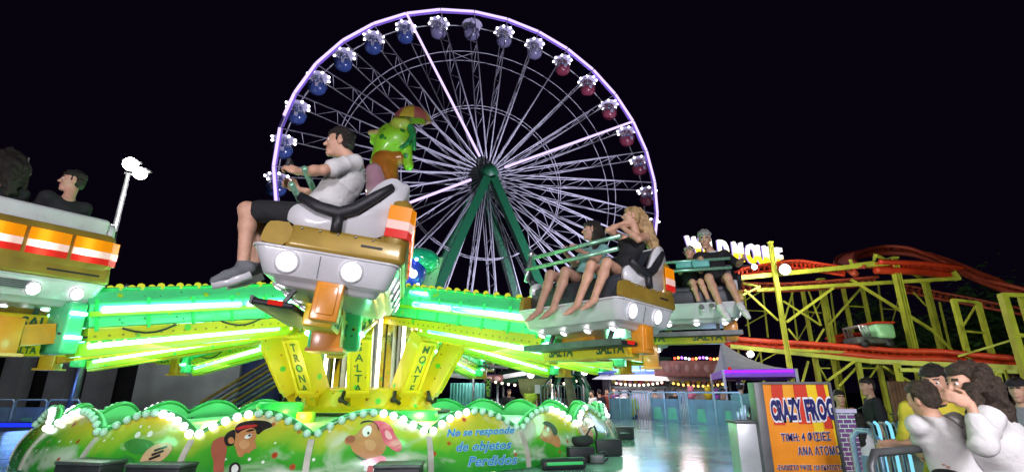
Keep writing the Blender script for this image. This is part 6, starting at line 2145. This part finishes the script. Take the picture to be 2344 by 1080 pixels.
# ---- teal container, small stalls, lamps
c0, c1 = P(1030, 912, 19), P(1108, 912, 19); ch = P(1070, 876, 19).z
e = thing_at('container', ((c0.x + c1.x) / 2, 19, 0), 'teal corrugated container behind the dish', 'container')
teal = mat('teal_corrugated', (.16, .48, .45), .5, var=.12)
b = MB(); w = c1.x - c0.x; rows = [[], []]
n_ = 44
for k in range(n_ + 1):
    x = -w / 2 + w * k / n_; y = .05 if (k // 2) % 2 else -.02
    rows[0].append((x, y, 0)); rows[1].append((x, y, ch))
b.grid(rows, teal, False); b.build('front_wall', None, e, fix=False)
b = MB(); b.box((0, 1.1, ch / 2), (w, 2, ch - .05), teal); b.build('body', None, e)
e, w, h = board(1111, 1124, 868, 908, 18, 'banner', 'narrow dark banner with lime writing beside the container', 'banner', MAT['black'])
for k, ch_ in enumerate('XKE'):
    text_obj('letter', ch_, .22, mat('lime_print', (.35, .60, .05), .5), Matrix.Translation((0, -.068, .19 - .19 * k)) @ frame_M((0, 0, 0), (1, 0, 0), (0, 0, 1), (0, -1, 0)), e, .003, .006)
e, w, h = board(1108, 1150, 858, 874, 20, 'stall_sign', 'small dark red sign with two pale emblems over the container end', 'sign', mar)
b = MB()
for s in (-1, 1): b.ball((s * .16, -.07, 0), (.12, .02, .09), mat('emblem_pink', (.55, .30, .30), .5), 10)
b.build('emblem', None, e)
wl_ = mat('white_lintel', (.62, .60, .64), .5)
for px0, py0, px1, py1, lab in ((1000, 855, 1078, 862, 'long white beam left of the globe lamps'), (1152, 862, 1205, 853, 'short white beam sloping up to the ride car')):
    a_, c_ = P(px0, py0, 20.5), P(px1, py1, 20.5); e = thing_at('awning_beam', (a_ + c_) / 2, lab, 'beam')
    b = MB(); b.beam(a_ - e.location, c_ - e.location, .25, .16, wl_); b.build('beam', None, e)
    for q in (a_, c_):
        b = MB(); b.tube([Vector((q.x, q.y, 0)) - e.location, q - e.location], .05, MAT['darkgrey'], 6); b.build('post', None, e)
gl = glow('globe_lamp_glow', (1, .93, .95), 5)
for k, (px, py, Y, dd) in enumerate(((1084, 850, 19, ((-.10, 0, -.07), (.08, 0, .0), (.0, 0, .13))), (1215, 857, 20, ((0, 0, 0),)), (1277, 848, 20, ((-.13, 0, -.03), (.07, 0, .06))), (1334, 846, 20, ((-.07, 0, .09), (.06, 0, -.07), (.0, .1, .18))), (1312, 826, 23, ((-.2, 0, 0), (.0, 0, .06), (.18, 0, .0))))):
    p = P(px, py, Y)
    e = thing_at('globe_lamp', (p.x, p.y, 0), ['three white globes on a post by the white beam', 'single white globe lamp over the yellow vest stall', 'pair of white globes right of the single globe', 'three white globes on a post by the green palm', 'row of three pale globes high under the girls'][k], 'globe lamp', 'globe lamps among the stalls')
    b = MB(); b.tube([(0, 0, 0), (0, 0, p.z - .1)], .04, MAT['darkgrey'], 8); b.build('post', None, e)
    for q in dd: b = MB(); b.ball((q[0], q[1], p.z + q[2]), .135, gl, 12); b.build('globe', None, e)
    lamp('globe_light', 'POINT', p + Vector((0, -.4, 0)), 45, (1, .93, .95), .2)
gcan = mat('dark_green_canopy', (.012, .07, .03), .7, var=.2)
e = thing_at('stall', (P(1180, 870, 21).x, 21, 0), 'stall under dark green canopy near the single globe', 'stall')
zz = P(1180, 862, 21).z; x0 = P(1140, 870, 21).x - e.location.x; x1 = P(1260, 870, 21).x - e.location.x
b = MB(); b.grid([[(x0, -.8, zz - .35), (0, -.8, zz - .2), (x1, -.8, zz - .35)], [(x0, .2, zz + .2), (0, .2, zz + .35), (x1, .2, zz + .2)], [(x0, 1.2, zz - .3), (0, 1.2, zz - .15), (x1, 1.2, zz - .3)]], gcan); b.build('canopy', None, e)
for x in (x0, x1): b = MB(); b.tube([(x, -.7, 0), (x, -.7, zz - .3)], .05, MAT['steel'], 6); b.build('post', None, e)
b = MB(); b.box((0, .2, .5), (x1 - x0, .8, 1.0), pc, bev=.03); b.build('counter', None, e)
# swing boat
sb_ = P(1225, 890, 19)
e = thing_at('swing_boat', (sb_.x, sb_.y, 0), 'olive round tub with pale plate below the single globe', 'ride tub')
b = MB(); b.lathe([(0, .0), (.35, .05), (.55, .35), (.62, .80), (.58, .80), (.50, .35), (0, .12)], mat('olive_tub', (.22, .22, .08), .6), 20, c=(0, 0, sb_.z - .45)); b.build('tub', None, e)
b = MB(); b.box((.05, -.60, sb_.z), (.18, .03, .30), MAT['cloth_white']); b.build('plate', None, e)
b = MB(); b.tube([(0, 0, 0), (0, 0, sb_.z - .4)], .1, MAT['darkgrey'], 8); b.build('stand', None, e)
p = P(1214, 880, 18.6); J, s_ = stand_joints(p.x, p.y, .1, 1.72, 150, 0, 'down')
make_person('worker in bright yellow vest beside the olive tub', J, dict(s=s_, hair='hair_dark', shirt='cloth_hivis', sleeve=.4, bottom='cloth_black', leg_cover=1.9, cell=.03, eyes=False, hands=False, shoes='shoe'), 'person', 'people among the stalls')
# green lit palms
for k, (px, py0, py1, Y, lean) in enumerate(((1318, 925, 862, 18, -.25), (1350, 885, 818, 22, -.5))):
    p = P(px, py0, Y); zt = P(px, py1, Y).z
    e = thing_at('palm_tree', (p.x, p.y, 0), ['short palm trunk with green painted top beside the white topped person', 'green slanted palm-like mast behind the globe lamps'][k], 'palm tree')
    b = MB(); b.tube([(0, 0, 0), (lean * .3, 0, zt * .5), (lean, 0, zt)], [.22, .18, .13], mat('palm_trunk', (.16, .17, .09), .8, var=.3, bump=.5, bscale=6) if k == 0 else MAT['legreen'], 10); b.build('trunk', None, e)
    b = MB()
    for q in range(9):
        a = q * .7; r_ = .9 if k == 0 else .6
        pts_ = [Vector((lean + math.cos(a) * r_ * t, math.sin(a) * r_ * t, zt + .25 * math.sin(t * 2.6) - .5 * t * t)) for t in (0, .3, .6, .85, 1)]
        for i_ in range(4):
            d_ = (pts_[i_ + 1] - pts_[i_]); s2 = d_.cross(UP).normalized() * (.14 * (1 - .2 * i_))
            s3 = d_.cross(UP).normalized() * (.14 * (1 - .2 * (i_ + 1)))
            b.add([pts_[i_] - s2, pts_[i_] + s2 - UP * .02, pts_[i_ + 1] + s3 - UP * .02, pts_[i_ + 1] - s3], [(0, 1, 2, 3)], MAT['legreen'])
    b.build('crown', None, e, fix=False)
# net railing near the tub
nm_ = mat('pale_net', (.25, .38, .36), .8)
a_, c_ = P(1238, 885, 18.4), P(1330, 885, 18.4); a_.z = c_.z = .2
railing(a_, c_, 'sagging pale net fence behind the dish near the palm trunk', P(1290, 882, 18.4).z - .2, 3, False, 12, None, 'stall fences', nm_)
for px, Y, pw, cl in ((1200, 17, 60, (.9, 1, .95)), (1420, 19.5, 60, (1, .9, .95)), (1560, 19, 55, (1, .75, .85)), (1480, 14.5, 55, (.35, .50, 1)), (1640, 12, 40, (.4, .55, 1))):
    p = P(px, 800, Y); lamp('stall_light', 'POINT', p, pw, cl, .4)
lamp('railing_light', 'POINT', P(2010, 940, 5.2), 12, (.3, .75, 1), .2)
lamp('railing_light', 'POINT', P(60, 950, 12.0), 12, (.15, .3, 1), .3)
lamp('onlooker_fill', 'SPOT', (3.3, -.6, 3.0), 260, (1, .95, .97), .4, (2.8, 3.2, 1.35), 80)  # added fill to brighten the onlookers, unseen source

# ---- strings of lights and a few more people among the stalls
warm_s = glow('string_bulb_glow', (1.0, .80, .55), 4.0, sample=False)
for k, (a_, c_, n_, sag, lab) in enumerate((((1120, 868, 19.5), (1345, 862, 20.5), 16, .25, 'string of warm bulbs sagging over the green canopy stall'), ((1400, 872, 21.2), (1525, 870, 21.2), 12, .12, 'string of bulbs along the white awning edge'), ((1530, 872, 21.2), (1665, 874, 21.0), 12, .12, 'string of bulbs along the brown awning edge'), ((1010, 850, 22), (1110, 852, 22), 9, .15, 'short string of bulbs over the long white beam'))):
    p, q = P(*a_), P(*c_); e = thing_at('string_light', p, lab, 'string lights', 'strings of bulbs among the stalls')
    pts_ = [(q - p) * (j / n_) - UP * sag * math.sin(math.pi * j / n_) for j in range(n_ + 1)]
    b = MB(); b.tube(pts_, .012, MAT['black'], 5); b.build('wire', None, e)
    me = MB().ball((0, 0, 0), .05, warm_s if k != 2 else cols[3], 8).mesh('bulb')
    for j in range(1, n_): link_mesh('bulb', me, e, pts_[j] - UP * .05)
for k, (px, Y, lab, sh, hd, bt) in enumerate(((1420, 21, 'person in white top at the prize counter left end', 'cloth_white', 0, 'cloth_blue'), (1500, 20.6, 'person in grey top facing the middle of the prize counter', 'cloth_grey', 20, 'cloth_black'), (1545, 20.4, 'person in black shirt near the right prize counter', 'cloth_black', -20, 'cloth_blue'), (1270, 21, 'person in teal shirt under the pair of globes', 'cloth_teal', 160, 'cloth_black'), (1165, 20, 'person in dark shirt beside the sloping white beam', 'cloth_black', 200, 'cloth_black'))):
    p = P(px, 905, Y); J, s_ = stand_joints(p.x, p.y, 0, 1.64 + .03 * (k % 3), hd, 0, 'down')
    make_person(lab, J, dict(s=s_, hair='hair_dark' if k % 2 else 'hair_brown', shirt=sh, sleeve=.7, bottom=bt, leg_cover=1.9, shoes='shoe', cell=.03, eyes=False, hands=False), 'person', 'people among the stalls')

lamp('onlooker_fill', 'SPOT', (1.0, .3, 2.5), 90, (1, .95, .97), .4, (2.5, 3.2, 1.2), 60)  # second added fill, lifts the leaning boy from the left
